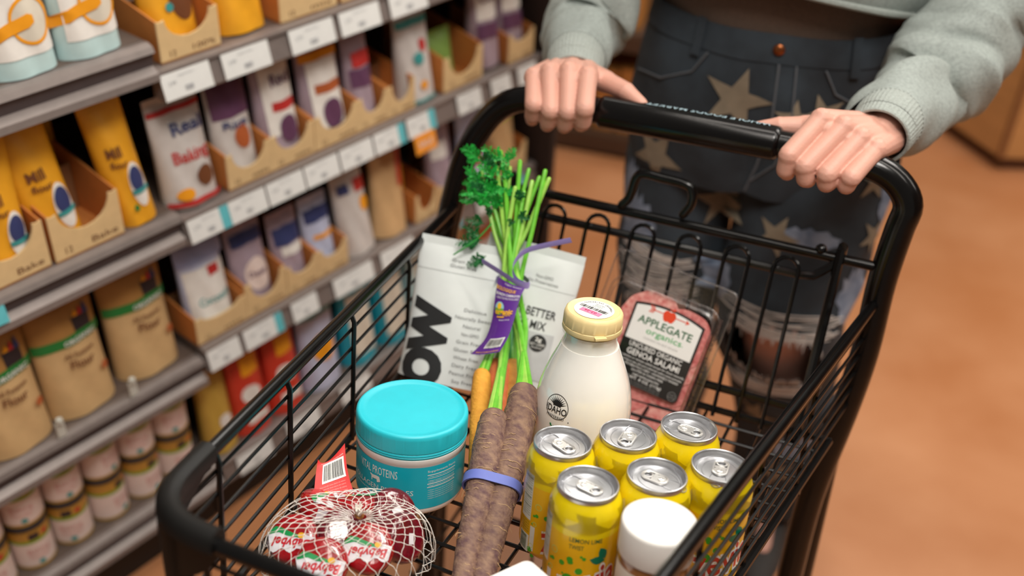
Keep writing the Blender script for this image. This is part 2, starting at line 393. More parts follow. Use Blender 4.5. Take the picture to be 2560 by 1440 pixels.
# walking cow mark
cow = [(-.0055, .0035), (-.0075, .0045), (-.0068, .0022), (-.0055, .0012), (-.0052, -.004), (-.0042, -.004), (-.0040, -.0008), (-.0015, -.001), (.0018, -.0006), (.0022, -.004), (.0033, -.004), (.0038, -.0005), (.0055, -.003), (.0064, -.0028), (.0056, .0016), (.005, .0034), (.001, .0038), (-.003, .0032)]
poly(mb, [(x * .95, y * .95 + .0385) for x, y in cow], f, 1, .004)
text(mb, 'COLLAGEN PEPTIDES', f, 1, .001, .0290, .0062, .080, step=.004)
text(mb, 'Promotes Hair, Skin, Nails, Joints & Bones', f, 1, .004, .0225, .0021, .066, step=.004)
poly(mb, rect(-.015, .0163, .012, .0190), f, 1, .004)
text(mb, 'UNFLAVORED', f, 0, -.0015, .01765, .0016, .016, step=.004)
text(mb, 'DIETARY SUPPLEMENT', f, 1, .002, .0125, .0018, .03, step=.004)
f2 = cyl(.0564, math.radians(-27))
text(mb, 'Supplement Facts', f2, 1, 0, .0535, .0026, .034, step=.004)
for yy, h in ((.0490, .0009), (.0450, .0005), (.0385, .0009), (.0345, .0009)): poly(mb, rect(-.017, yy - h / 2, .017, yy + h / 2), f2, 1, .004)
for yy in (.047, .0422, .0405, .0365, .031, .0285, .026, .0235, .021): text(mb, 'collagen peptides from bovine hides', f2, 1, 0, yy, .0011, .032, step=.008)
mb.build('tub_label', [M_label, M_white], t, label='teal wraparound label with white lettering')

# ------------------------------------------------------------------ lemon lime cans
LT = math.radians(41.3)
ex = V((math.cos(LT), math.sin(LT), 0)); gy = V((math.sin(LT), -math.cos(LT), 0)); L0 = V((.0488, -.0035, 0))
M_yel = mat('yellow_can_print', (230, 204, 14), .26, var=.03, coat=.4); M_yel2 = mat('amber_can_print', (232, 182, 10), .26, var=.03, coat=.4)
M_green = mat('lime_green_ink', (60, 165, 40), .3); M_dgreen = mat('dark_green_ink', (20, 90, 50), .3); M_red = mat('brick_red_ink', (196, 58, 40), .3); M_leaf = mat('leaf_green_ink', (10, 120, 90), .3)
M_alu = mat('brushed_aluminium', (196, 197, 200), .33, .9, var=.03, bump=.05, bscale=60)
def can_body():
    mb = MB()
    mb.lathe([(.0225, .0005), (.0245, .0), (.0265, .0015), (.0310, .0065), (.0327, .0095), (.0330, .012)], 64, 1, cap1=False)
    mb.lathe([(.0330, .012), (.0330, .085)], 64, 1, cap0=False, cap1=False)
    mb.lathe([(.0330, .085), (.0330, .101), (.0326, .1035), (.0311, .1085), (.0288, .1135), (.0272, .1160), (.0268, .1172)], 64, 0, cap0=False, cap1=False)
    f = cyl(.03312, 0); rd = random.Random(3)
    text(mb, 'LEMON LIME', f, 2, 0, .0830, .0047, .030, step=.004, bold=.01); text(mb, 'TWIST', f, 2, -.0082, .0755, .0047, .0136, step=.004, bold=.01)
    # lettering of the flavour brand, slanted red with pale edge
    text(mb, 'zevia', f, 3, .004, .039, .034, .064, bold=.06, shear=.2, step=.0035, rot=.22); f3 = cyl(.03322, 0)
    text(mb, 'zevia', f3, 4, .004, .039, .032, .062, bold=.015, shear=.2, step=.0035, rot=.22)
    text(mb, 'ZERO CALORIE SODA', f, 3, .012, .0165, .0035, .04, step=.004, rot=.22)
    for a, b, r in ((.0, 0, .0085), (.9, 0, .0085)):
        c, q = math.cos(a + .25), math.sin(a + .25)
        lf = [(t * .016, (.0045 if s else -.0045) * math.sin(PI * t)) for s, ts in ((0, (0, .25, .5, .75, 1)), (1, (.75, .5, .25))) for t in ts]
        poly(mb, [(.0205 + (-x) * c - y * q, .0600 + x * q * .9 - y * c + (0.002 if a else 0)) for x, y in lf], f3, 6, .003)
    for k in range(46):
        x = rd.uniform(-.036, .030); y = rd.uniform(.006, .066); r = rd.choice((.0008, .001, .0014, .002, .003))
        if x > .0 and y > .03: continue
        if k % 3: poly(mb, circ(x, y, r, n=14), f, 5, .004)
        else:
            put(mb, circ(x, y, r + .0006, n=14) + circ(x, y, r, n=14), [(i, (i + 1) % 14, 14 + (i + 1) % 14, 14 + i) for i in range(14)], f, 8)
    for x, y, r in ((-.013, .040, .0052), (-.020, .055, .0027), (-.0125, .058, .002), (.0, .064, .0018), (-.0035, .050, .0034)): poly(mb, circ(x, y, r), f3, 5, .004)
    # nutrition panel and barcode
    px0, px1 = -.052, -.0375
    poly(mb, rect(px0, .045, px1, .096), f, 7, .004)
    text(mb, 'Nutrition Facts', f3, 2, (px0 + px1) / 2, .093, .0026, .0125, step=.004)
    yy = .0895
    while yy > .048: text(mb, '1 can 0g Total Fat 0% Sodium', f3, 2, (px0 + px1) / 2, yy, .0013, .0125, step=.006); yy -= .0026
    for yy in (.091, .080, .070, .060): poly(mb, rect(px0 + .001, yy, px1 - .001, yy + .0005), f3, 2, .004)
    for i in range(5): text(mb, 'CARBONATED WATER CITRIC', f, 2, (px0 + px1) / 2, .0425 - i * .0028, .0014, .0125, step=.006)
    poly(mb, rect(px0, .008, px1, .0275), f, 7, .004); barcode(mb, f3, 2, px0 + .001, .0095, px1 - .003, .0265, .005, vertical=True, seed=4)
    poly(mb, rect(-.0365 + .0, .012, -.031, .040), f, 7, .004)
    return mb
can = thing('soda_can', 'x', 'soda can', bloc(0, 0, 0), 'six pack of lemon lime soda cans')
can_body().build('can_body', [M_yel, M_yel2, M_dgreen, M_white, M_red, M_green, M_leaf, mat('white_panel', (225, 232, 222), .35), mat('pale_lime_ink', (196, 222, 110), .3)], can, label='yellow printed can body with green and red lettering')
mb = MB(); mb.lathe([(.0266, .1165), (.0273, .1168), (.0276, .1178), (.0276, .1208), (.0272, .1218), (.0264, .1220), (.0256, .1214), (.0250, .1195), (.0238, .1150), (.0230, .1140), (.0222, .1146), (.0215, .1158), (.0205, .1160), (.001, .1162)], 64, cap0=False)
put(mb, circ(-.002, 0, .0195, .017, 32) + circ(-.002, 0, .0189, .0164, 32), [(i, (i + 1) % 32, 32 + (i + 1) % 32, 32 + i) for i in range(32)], lambda x, y: V((x, y, .1165)), 0)
mb.tube([(-.004 - .0125 + .0125 * math.cos(a) * 1.0 - 0.0, .0075 * math.sin(a), .1163) for a in [2 * PI * k / 28 for k in range(28)]], .0004, 6, closed=True)
lid = mb.build('can_lid', M_alu, can, label='silver aluminium can end')
mb = MB(); ring = lambda r1, r2, x0, x1: [((x1 if math.cos(a) > 0 else x0) + r1 * math.cos(a), r2 * math.sin(a), .1175) for a in [2 * PI * k / 28 for k in range(28)]]
mb.tube(ring(.0062, .0066, -.004, .0075), .0011, 8, closed=True); mb.tube([(.0085 + .0042 * math.cos(a), .0044 * math.sin(a), .1177) for a in [2 * PI * k / 20 for k in range(20)]], .0009, 8, closed=True)
mb.prism([(-.004 + p, q) for p, q in rrect(.010, .0125, .004)], .1169, .1176); mb.prism([(.0022 + p, q) for p, q in rrect(.0035, .011, .001)], .1169, .1178); mb.lathe([(.0030, .1176), (.0028, .1186), (.0015, .1189), (.0013, .1182)], 18, T=MX.Translation((-.0045, 0, 0)))
mb.build('pull_tab', mat('bright_aluminium', (226, 225, 222), .34, .8, var=.03), lid)
cans = [(0, 0, -50, -25, 'yellow soda can at left end of back row, beside the dark purple carrots'), (1, 0, -140, -92, 'yellow soda can in middle of back row, in front of the milk bottle'), (2, 0, -20, -8, 'yellow soda can at right end of back row, before the salami pack'),
        (0, 1, -66, -12, 'yellow soda can nearest the camera, at left end of front row'), (1, 1, -62, 172, 'yellow soda can in middle of front row, just behind white jar lid'), (2, 1, -58, 95, 'yellow soda can at right end of front row, behind the cart side wires')]
for k, (i, j, rz, tz, lab) in enumerate(cans):
    p = L0 + ex * .0667 * i + gy * .0667 * j + V((-.002 if i == 2 else 0, 0, 0)); M = bloc(p.x, p.y, 0, MX.Rotation(math.radians(rz), 4, 'Z'))
    if k == 0: c = can; can.matrix_world = M; can['label'] = lab
    else: c = dup(can, M, lab)
    for ch in c.children:
        if ch.name.startswith('can_lid'): ch.rotation_euler.z = math.radians(tz - rz)
# clear ring carrier round the shoulders
t = thing('can_ring_carrier', 'clear plastic ring carrier around the shoulders of the six yellow cans', 'ring carrier', bloc(L0.x, L0.y, .1))
mb = MB()
for i in range(3):
    for j in range(2):
        p = ex * .0667 * i + gy * .0667 * j + V((-.002 if i == 2 else 0, 0, 0)); ph = i * 2 + j
        mb.grid(lambda u, v: p + V(((.0337 - .0028 * v * v + .0006 * math.sin(u * 2 * PI * 5 + ph)) * math.cos(2 * PI * u), (.0337 - .0028 * v * v + .0006 * math.sin(u * 2 * PI * 5 + ph)) * math.sin(2 * PI * u), -.008 + .0165 * v + .0012 * math.sin(u * 2 * PI * 4 + ph) * v)), 64, 4, closed_u=True)
        for dv, ok in ((ex, i < 2), (gy, j < 1)):
            if ok:
                sd = V((-dv.y, dv.x, 0)); c0 = p + dv * .0333
                for s in (-1, 1):
                    mb.grid(lambda u, v: c0 + dv * (u - .5) * .03 * (1 - v * .3) + sd * s * (.008 + .012 * abs(u - .5) * 2 + .004 * v) + V((0, 0, .0045 - .009 * v + .0025 * math.cos((u - .5) * 6))), 8, 4)
mb.build('ring_film', clear('clear_film', (.995, 1, .99), .035, .06), t)

# ------------------------------------------------------------------ nut butter jar
t = thing('nut_butter_jar', 'white capped jar of brown nut butter in front of the cans', 'jar', bloc(.167, -.084, 0, MX.Rotation(math.radians(-88), 4, 'Z')))
mb = MB(); mb.lathe([(.027, 0), (.0295, .002), (.031, .006), (.031, .094), (.030, .100), (.0285, .103), (.0285, .106)], 56)
mb.build('butter_fill', mat('brown_nut_butter', (150, 98, 52), .35, var=.2, scale=120, bump=.15, bscale=150, coat=.9), t, label='speckled brown nut butter seen through the glass')
mb = MB(); mb.lathe([(.0295, .0985), (.0318, .099), (.0322, .100), (.0322, .1265), (.0316, .1288), (.0298, .1298), (.001, .1302)], 120, mod=lambda a, z: 1 + (.004 * (int(a / (2 * PI) * 120) % 2) if .1 < z < .126 else 0)); mb.build('screw_lid', mat('matte_white_plastic', (243, 240, 235), .6, var=.02), t, sharp=50)
mb = MB(); f = cyl(.0312, 0); mb.grid(lambda u, v: cyl(.03115, -1.45)(u * .085, lerp(.012, .090, v)), 28, 2)
text(mb, "Justin's", f, 1, .0015, .071, .0180, .052, shear=.22, step=.003, bold=-.004); text(mb, 'almond butter', f, 1, 0, .038, .006, .04, step=.004); text(mb, 'NET WT 16 OZ', f, 1, 0, .02, .004, .03, step=.004)
mb.build('jar_label', [mat('cream_paper', (236, 226, 212), .6), mat('brown_ink', (88, 52, 50), .6)], t, label='cream paper label with handwritten style brown lettering')

# ------------------------------------------------------------------ milk bottle
t = thing('milk_bottle', 'glass milk bottle with pale yellow cap beside the salami pack', 'milk bottle', bloc(.0255, .122, 0))
mprof = [(.040, 0), (.046, .0015), (.0498, .006), (.051, .013), (.0512, .085), (.0505, .098), (.048, .112), (.0438, .126), (.0385, .140), (.0335, .152), (.0298, .162)]
mb = MB(); mb.lathe(mprof, 72)
az = math.radians(-105); MZ = [q[1] for q in mprof]; MR = [q[0] for q in mprof]
def onmilk(o): return lambda x, y: (lambda rr: V((rr * math.cos(az + x / .0514), rr * math.sin(az + x / .0514), y)))(interp(MZ, MR, y) + o)
f = onmilk(.0003)
oc = (.0, .1060)
def ringpoly(x, y, rx, ry, w, mi):
    n = 36; put(mb, circ(x, y, rx, ry, n) + circ(x, y, rx - w, ry - w, n), [(i, (i + 1) % n, n + (i + 1) % n, n + i) for i in range(n)], f, mi)
ringpoly(oc[0], oc[1], .0142, .0135, .0007, 1)
for k in range(11):
    a = PI * (.12 + .76 * k / 10); c, s_ = math.cos(a), math.sin(a); poly(mb, [(oc[0] + .0045 * c - .0009 * s_, oc[1] + .0012 + .0045 * s_ + .0009 * c), (oc[0] + .0122 * c, oc[1] + .0012 + .0112 * s_), (oc[0] + .0045 * c + .0009 * s_, oc[1] + .0012 + .0045 * s_ - .0009 * c)], f, 1)
poly(mb, [(oc[0] + .005 * math.cos(a), oc[1] + .001 + .005 * math.sin(a)) for a in [PI * k / 10 for k in range(11)]], f, 1)
poly(mb, rect(-.0135, .0997, .0135, .1080), f, 0); f3 = onmilk(.0006)
text(mb, 'IDAHO', f3, 1, 0, .1035, .0072, .0255, step=.004, bold=.012); text(mb, 'PREFERRED', f3, 1, 0, .0957, .0032, .0215, step=.004); poly(mb, circ(.0158, .0940, .0006), f3, 1)
text(mb, 'Cloverleaf', f3, 2, .0015, .0570, .0145, .060, rot=PI / 2, shear=.3, step=.0035, bold=.008)
mb.build('bottle_body', [mat('milk_white', (253, 251, 245), .16, var=.01, coat=1), M_ink, mat('green_ink', (20, 130, 70), .4)], t, label='milk filled glass with black oval crest and green lettering')
mb = MB(); mb.lathe([(.0298, .1605), (.0282, .166), (.0276, .1705), (.0280, .1735), (.0302, .1760), (.0306, .1785), (.0300, .1815), (.0278, .1825), (.0270, .19)], 64, cap0=False, cap1=False)
mb.build('bottle_neck', clear('bottle_glass', (1, 1, .985), .05, .03, .22), t, label='clear glass bottle neck')
mb = MB(); mb.lathe([(.0290, .159), (.0272, .166), (.0265, .1715), (.0266, .1765)], 48); mb.build('milk_level', mat('milk_white', (250, 247, 236)), t)
mb = MB(); mb.lathe([(.0275, .1795), (.0303, .1797), (.0309, .1808), (.0306, .1850), (.0300, .1856), (.0303, .1862), (.0300, .1965), (.0290, .1995), (.0272, .2010), (.0262, .2006), (.0250, .1998), (.001, .2)], 96, mod=lambda a, z: 1 + (.012 * max(0, math.cos(a * 16)) ** 8 if z > .186 and z < .1998 else 0))
mb.box((.0305, -.004, .1835), (.006, .012, .0022), T=MX.Rotation(math.radians(-48), 4, 'Z'))
mb.build('bottle_cap', mat('cream_yellow_cap', (246, 222, 162), .42, var=.03), t, label='pale yellow ribbed snap cap')
mb = MB(); R = MX.Rotation(math.radians(-13), 4, 'Z'); fz = lambda z: (lambda x, y: R @ V((x, y, z)))
poly(mb, circ(0, 0, .0205, n=40), fz(.2004), 0)
for k, chh in enumerate('CLOVERLEAF CREAMERY'):
    a = math.radians(-64 + k * 128 / 18); 
    if chh != ' ': text(mb, chh, fz(.2007), 1, .0172 * math.sin(a), .0172 * math.cos(a), .0024, rot=-a)
text(mb, 'WHOLE MILK', fz(.2007), 1, 0, .0118, .0016, .011); text(mb, 'GRADE A', fz(.2007), 2, 0, .0088, .0016, .009); text(mb, 'BUHL, IDAHO', fz(.2007), 2, 0, .006, .0014, .011)
barcode(mb, fz(.2007), 1, -.0165, -.002, .0165, .0035, seed=9)
poly(mb, rect(-.0115, -.011, .0125, -.0035), fz(.2007), 3); text(mb, '03-26', fz(.2009), 4, 0, -.0072, .0042, .014, rot=PI)
mb.build('cap_sticker', [M_white, M_ink, M_dgreen, mat('pink_sticker', (245, 130, 165), .6), mat('magenta_ink', (170, 40, 90), .6)], t, label='round white sticker with barcode and pink date patch')

# ------------------------------------------------------------------ salami pack, leaning on the gate
gn = V((0, -1, .35)).normalized()                 # gate normal, towards the camera
gp0 = gate(0, .1) + gn * .012
def onpl(px, py):
    a = BI @ CAM; r = BR.transposed() @ ray(px, py); return a + r * ((gp0 - a).dot(gn) / r.dot(gn))
tl, tr_, br_ = onpl(1549, 618), onpl(1848, 736), onpl(1762, 1040)
exs = (tr_ - tl).normalized(); eys = gn.cross(exs).normalized()
SW = (tr_ - tl).length; SH = SW * 1.42
cs_ = (tl + tr_) / 2
PM = MX(((exs.x, eys.x, gn.x, cs_.x), (exs.y, eys.y, gn.y, cs_.y), (exs.z, eys.z, gn.z, cs_.z), (0, 0, 0, 1)))   # x right, y up, z to camera
t = thing('salami_pack', 'clear plastic pack of sliced pink salami with black and white label', 'salami pack', BM @ PM)
U1 = SW / .30                                   # label layout units: pack is .30 wide
M_clr = clear('clear_blister', (.985, .98, .975), .06, .14)
mb = MB(); hh = SH / 2
outer = [(x, y - hh) for x, y in rrect(SW, SH, .008, 5)]; n = len(outer)
hole = [(x * U1, y * U1) for x, y in [(.040 + .0, -.051), (.040, -.046), (.034, -.042), (.012, -.042), (.008, -.035), (0, -.032), (-.008, -.035), (-.012, -.042), (-.034, -.042), (-.040, -.046), (-.040, -.051), (-.034, -.055), (0, -.055), (.034, -.055)]]
bm = bmesh.new(); v1 = [bm.verts.new((x, y, 0)) for x, y in outer]; v2 = [bm.verts.new((x, y, 0)) for x, y in hole]
ed = [bm.edges.new((v1[i], v1[(i + 1) % n])) for i in range(n)] + [bm.edges.new((v2[i], v2[(i + 1) % len(v2)])) for i in range(len(v2))]
bmesh.ops.triangle_fill(bm, edges=ed, use_beauty=True, use_dissolve=False); bm.verts.index_update()
mb.add([tuple(q.co) for q in bm.verts], [tuple(q.index for q in fc.verts) for fc in bm.faces]); bm.free()
rim = MB(); rim.tube([V((x, y, .0004)) for x, y in outer], .0010, 6, closed=True)
bw, bh = SW - .016, SH - .062 * U1 - .02
bc = -(.057 * U1 + bh / 2)
def blister(u, v):
    z = (.0, .004, .008, .0098, .0104)[min(4, int(v * 4 + .5))]; s = (0, .0008, .0022, .004, .0065)[min(4, int(v * 4 + .5))]
    P = rrect(bw - 2 * s, bh - 2 * s, .02 * .9, 8); k = int(u * len(P)) % len(P); return V((P[k][0], P[k][1] + bc, z))
mb.grid(blister, 36, 4, closed_u=True); rim.tube([V((x, y + bc, .0006)) for x, y in rrect(bw + .002, bh + .002, .02, 8)], .0008, 6, closed=True); rim.tube([V((x, y + bc, .0100)) for x, y in rrect(bw - .010, bh - .010, .018, 8)], .0006, 6, closed=True); rim.build('blister_rim', clear('clear_rim', (.97, .97, .97), .30, .15), t)
mb.build('blister_tray', M_clr, t, label='clear plastic blister with hang hole')
M_sal = mat('salami_meat', (206, 108, 104), .4, scale=160, detail=5, rgb2=(236, 178, 168), coat=.5, bump=.2, bscale=250)
M_sal2 = mat('salami_meat_dark', (186, 84, 84), .4, scale=180, detail=5, rgb2=(228, 150, 144), coat=.5, bump=.2, bscale=250)
rd = random.Random(5)
sl = [(-.040, -.112, .074, 0), (.040, -.124, .072, 1), (-.044, -.150, .074, 1), (.044, -.165, .072, 0), (-.040, -.200, .074, 0), (.044, -.215, .072, 1), (-.040, -.260, .074, 1), (.042, -.275, .072, 0), (-.040, -.315, .072, 0), (.042, -.325, .072, 1)]
lim = bh
for k, (x, y, r, mi) in enumerate(sl[::-1]):
    z0 = .0008 + .0007 * k; ph = rd.random() * 6; mb = MB()
    cy0 = (y - .022) * U1
    pts = [((x + .024) * U1 + r * U1 * (1 + .03 * math.sin(3 * a + ph) + .015 * math.sin(9 * a + ph)) * math.cos(a), cy0 + r * U1 * (1 + .03 * math.sin(3 * a + ph) + .015 * math.sin(8 * a)) * math.sin(a)) for a in [2 * PI * i / 48 for i in range(48)]]
    pts = [(max(-bw / 2 + .003, min(bw / 2 - .003, p)), max(bc - bh / 2 + .006, min(bc + bh / 2 - .004, q))) for p, q in pts]
    mb.prism(pts, z0, z0 + .0012); mb.build('salami_slice', M_sal2 if mi else M_sal, t)
mb = MB(); zf = lambda z: (lambda x, y: V((x * U1, y * U1, z)))
lw_, ly0, ly1 = .0865, -.300, -.098
def arch(w, yb, yt, rise): return [(-w, yb + .008), (-w + .008, yb), (w - .008, yb), (w, yb + .008)] + [(w * math.cos(a) if False else w - 2 * w * k / 12, yt + rise * (1 - (1 - 2 * k / 12) ** 2)) for k, a in ((k, 0) for k in range(13))]
Z0 = .0108
LOFF = .0125
lf = lambda z: (lambda x, y: V((x * U1 + LOFF, y * U1 + .005, z)))
ar = arch(lw_, ly0, ly1 - .012, .013)
mb.add([lf(Z0)(x, y) for x, y in ar] + [lf(Z0 - .0006)(x, y) for x, y in ar], [tuple(range(len(ar)))] + [(i, (i + 1) % len(ar), len(ar) + (i + 1) % len(ar), len(ar) + i) for i in range(len(ar))], 0)
aw = arch(lw_ - .0055, -.196, ly1 - .0165, .012); aw = [(-lw_ + .0055, -.196), (lw_ - .0055, -.196)] + aw[4:]
poly(mb, aw, lf(Z0 + .0002), 1)
T = lf(Z0 + .0004)
apple = [(0, -.0085), (.004, -.0105), (.009, -.0085), (.0125, -.001), (.0125, .006), (.009, .0105), (.004, .0112), (0, .0095), (-.004, .0112), (-.009, .0105), (-.0125, .006), (-.0125, -.001), (-.009, -.0085), (-.004, -.0105)]
poly(mb, [(x * 1.22, y * 1.22 - .1165) for x, y in apple], T, 2); poly(mb, [(0, -.1005), (.004, -.0955), (.0105, -.094), (.0095, -.099)], T, 2); poly(mb, [(-.001, -.1015), (.0008, -.1015), (-.002, -.095), (-.0035, -.096)], T, 2)
for s in (-1, 1): poly(mb, rect(min(s * .014, s * .042), -.1142, max(s * .014, s * .042), -.1120), T, 2)
poly(mb, [(.040, -.1195), (.050, -.113), (.040, -.1065), (.0425, -.113)], T, 2)
for k in range(3):
    for s in (-1, 1): poly(mb, [(-.0345 - k * .004, -.113), (-.040 - k * .004, -.113 + s * .0085), (-.0425 - k * .004, -.113 + s * .0085), (-.037 - k * .004, -.113)], T, 2)
text(mb, 'APPLEGATE', T, 3, 0, -.1425, .0185, .134, bold=.016); text(mb, 'organics', T, 4, .005, -.1635, .0150, .088, bold=.008); poly(mb, circ(.052, -.169, .0012), T, 4)
# slab feet of the lettering
text(mb, 'CHANGING THE MEAT WE EAT®', T, 5, .003, -.1825, .0042, .086)
T2 = lf(Z0 + .0003)
text(mb, 'UNCURED ORGANIC', T2, 1, 0, -.2050, .0125, .132, bold=.010); text(mb, 'GENOA SALAMI', T2, 1, 0, -.2225, .0145, .132, bold=.014)
for k, (s, w) in enumerate((('No nitrites or nitrates added except for those naturally', .166), ('occurring in sea salt and cultured celery juice powder.', .164), ('NO ANTIBIOTICS USED • HUMANELY RAISED', .150), ('GLUTEN & CASEIN FREE', .080))): text(mb, s, T2, 1, 0, -.2365 - k * .0085, .0052, w)
text(mb, 'KEEP REFRIGERATED', T2, 1, 0, -.2715, .0050, .066); text(mb, 'NET WT. 4 OZ. (113g)', T2, 1, -.010, -.2800, .0072, .104, bold=.006)
for k in range(4): text(mb, 'produced by applying organic standards for pork raised with care', T2, 5, -.018, -.2875 - k * .0032, .0018, .12)
n = 24; put(mb, circ(.071, -.2855, .0105, n=n) + circ(.071, -.2855, .0097, n=n), [(i, (i + 1) % n, n + (i + 1) % n, n + i) for i in range(n)], T2, 5); text(mb, 'USDA', T2, 5, .071, -.2825, .0034, .013); text(mb, 'ORGANIC', T2, 5, .071, -.2885, .0034, .017)
mb.build('pack_label', [mat('label_black', (22, 23, 24), .25, coat=.4), mat('label_white', (240, 240, 238), .3, coat=.3, var=.01), mat('tomato_red_ink', (226, 72, 40), .35), mat('forest_green_ink', (20, 96, 56), .35), mat('grass_green_ink', (60, 168, 90), .35), mat('light_gray_ink', (150, 150, 150), .4)], t, label='black and white arched label with apple mark and green lettering')
mb = MB(); text(mb, 'BB 4795  LOT TRS 6  BY 04 22', lambda x, y: V((SW / 2 - .0075 + y, bc + x, .0115 - .0105 * 0 - .006)), 0, 0, 0, .0042, .16, rot=PI); mb.build('lot_print', mat('dark_dot_print', (70, 50, 45), .6), t)

# ------------------------------------------------------------------ stand up pouches
M_pouch = mat('matte_white_pouch', (226, 231, 230), .5, var=.02, bump=.12, bscale=18)
def pouch_fn(w, h, d, front=True, wav=.0015):
    def f(u, v):
        x = (u - .5) * 2; s = v
        hd = d / 2 * max(.012, (1 - s ** 1.6) ** .8) * (1 - abs(x) ** 2.6) ** .55 if abs(x) < 1 else 0
        hw = w / 2 * (1 - .035 * math.sin(PI * min(1, s * 1.2)))
        y = -(hd + .0006) if front else (hd + .0006)
        return V((x * hw, y + wav * math.sin(9 * s + 5 * x) * (1 - abs(x)) * .6, s * h))
    return f
def pouch(root, w, h, d, m, name='pouch_body', label=None, seal=True, wav=.0015, sealm=None):
    mb = MB(); cu = lambda u: .5 - .5 * math.cos(PI * u); A_f, B_f = pouch_fn(w, h, d, True, wav), pouch_fn(w, h, d, False, wav)
    mb.grid(lambda u, v: A_f(cu(u), v), 28, 22); mb.grid(lambda u, v: B_f(1 - cu(u), v), 28, 22)
    P = [A_f(cu(i / 28), 0) for i in range(29)] + [B_f(1 - cu(i / 28), 0) for i in range(1, 28)]
    mb.add(P, [tuple(range(len(P)))[::-1]])
    o = mb.build(name, m, root, label, sharp=60)
    if seal:
        mb = MB(); mb.box((0, 0, h + .004), (w * .995, .0012, .012)); mb.build('top_seal', sealm or m, root)
    return o
def onpouch(w, h, d, off=.0006, wav=.0015):
    f = pouch_fn(w, h, d, True, wav); return lambda x, y: f(max(0, min(1, x / w + .5)), max(0, min(1, y / h))) + V((off * 1.6 * (2 * x / w) ** 5 if abs(x / w) < .6 else 0, -off - .0004, 0))
# left pouch
a, b = Ly(1058, 603, .285), Ly(1030, 900, .205)
w, h, d = .128, .165, .055
RB = MX.Rotation(math.radians(7), 4, 'Z') @ MX.Rotation(math.radians(-22), 4, 'X')
t = thing('stand_up_pouch', 'tall white pouch with huge sideways black lettering, leaning behind the turquoise tub', 'pouch', bloc(-.181, .218, .004, RB))
pouch(t, w, h, d, M_pouch)
mb = MB(); f = onpouch(w, h, d)
text(mb, 'OW', f, 0, -.030, .046, .047, .108, rot=PI / 2, bold=.075, step=.006)
for k, s in enumerate(('Delicious', 'Naturally Sweet', 'Natural', 'Non-GMO', 'Grain Free', 'Gluten Free', 'Wheat Free', 'Dairy Free', 'Peanut Free', 'Soy Free')): text(mb, s, f, 1, .026, .094 - k * .0096, .0042, .0031 * len(s), step=.01)
text(mb, 'Grain Free', f, 1, -.002, .150, .0042, .032, step=.01); text(mb, 'Gluten Free', f, 1, -.002, .1435, .0042, .034, step=.01)
poly(mb, rect(-.062, .1345, .062, .1352), f, 2, .006)
mb.build('pouch_print', [mat('charcoal_ink', (44, 45, 46), .4), M_grayink, mat('pale_gray_line', (205, 208, 208), .6)], t, label='charcoal block letters and small grey lines of text')
# right pouch
w2, h2, d2 = .125, .165, .05
t = thing('stand_up_pouch', 'white pouch printed BETTER, behind the carrot tops and milk bottle', 'pouch', bloc(-.121, .262, .003, MX.Rotation(math.radians(6), 4, 'Z') @ MX.Rotation(math.radians(-17), 4, 'X') @ MX.Rotation(math.radians(4), 4, 'Y')))
pouch(t, w2, h2, d2, M_pouch)
mb = MB(); f = onpouch(w2, h2, d2)
text(mb, 'KNOW BETTER', f, 0, .008, .0975, .0105, .078, step=.008, bold=.012); text(mb, 'COOKIE MIX', f, 0, .005, .0822, .0105, .067, step=.008, bold=.012); poly(mb, rect(.002, .015, .051, .0735), f, 2, .006)
f2 = onpouch(w2, h2, d2, .0011)
poly(mb, circ(.034, .0610, .0105), f2, 0, .006); poly(mb, circ(.009, .0610, .0105), f2, 0, .006); f3 = onpouch(w2, h2, d2, .0016)
text(mb, '2g', f3, 3, .034, .0660, .0048, .0080, bold=.02); text(mb, 'NET CARBS', f3, 3, .034, .0597, .0034, .0185); text(mb, 'PER SERVING', f3, 3, .034, .0555, .0019, .013)
text(mb, 'Non-GMO', f, 1, .020, .1400, .0040, .022); text(mb, 'No Preservatives', f, 1, .020, .1335, .0040, .038); poly(mb, rect(-.06, .1270, .06, .1276), f, 4, .006)
mb.build('pouch_print', [mat('charcoal_ink', (44, 45, 46), .4), M_grayink, mat('silver_gray_panel', (198, 202, 204), .35), M_white, mat('pale_gray_line', (205, 208, 208), .6)], t, label='dark lettering and round black badge on grey panel')

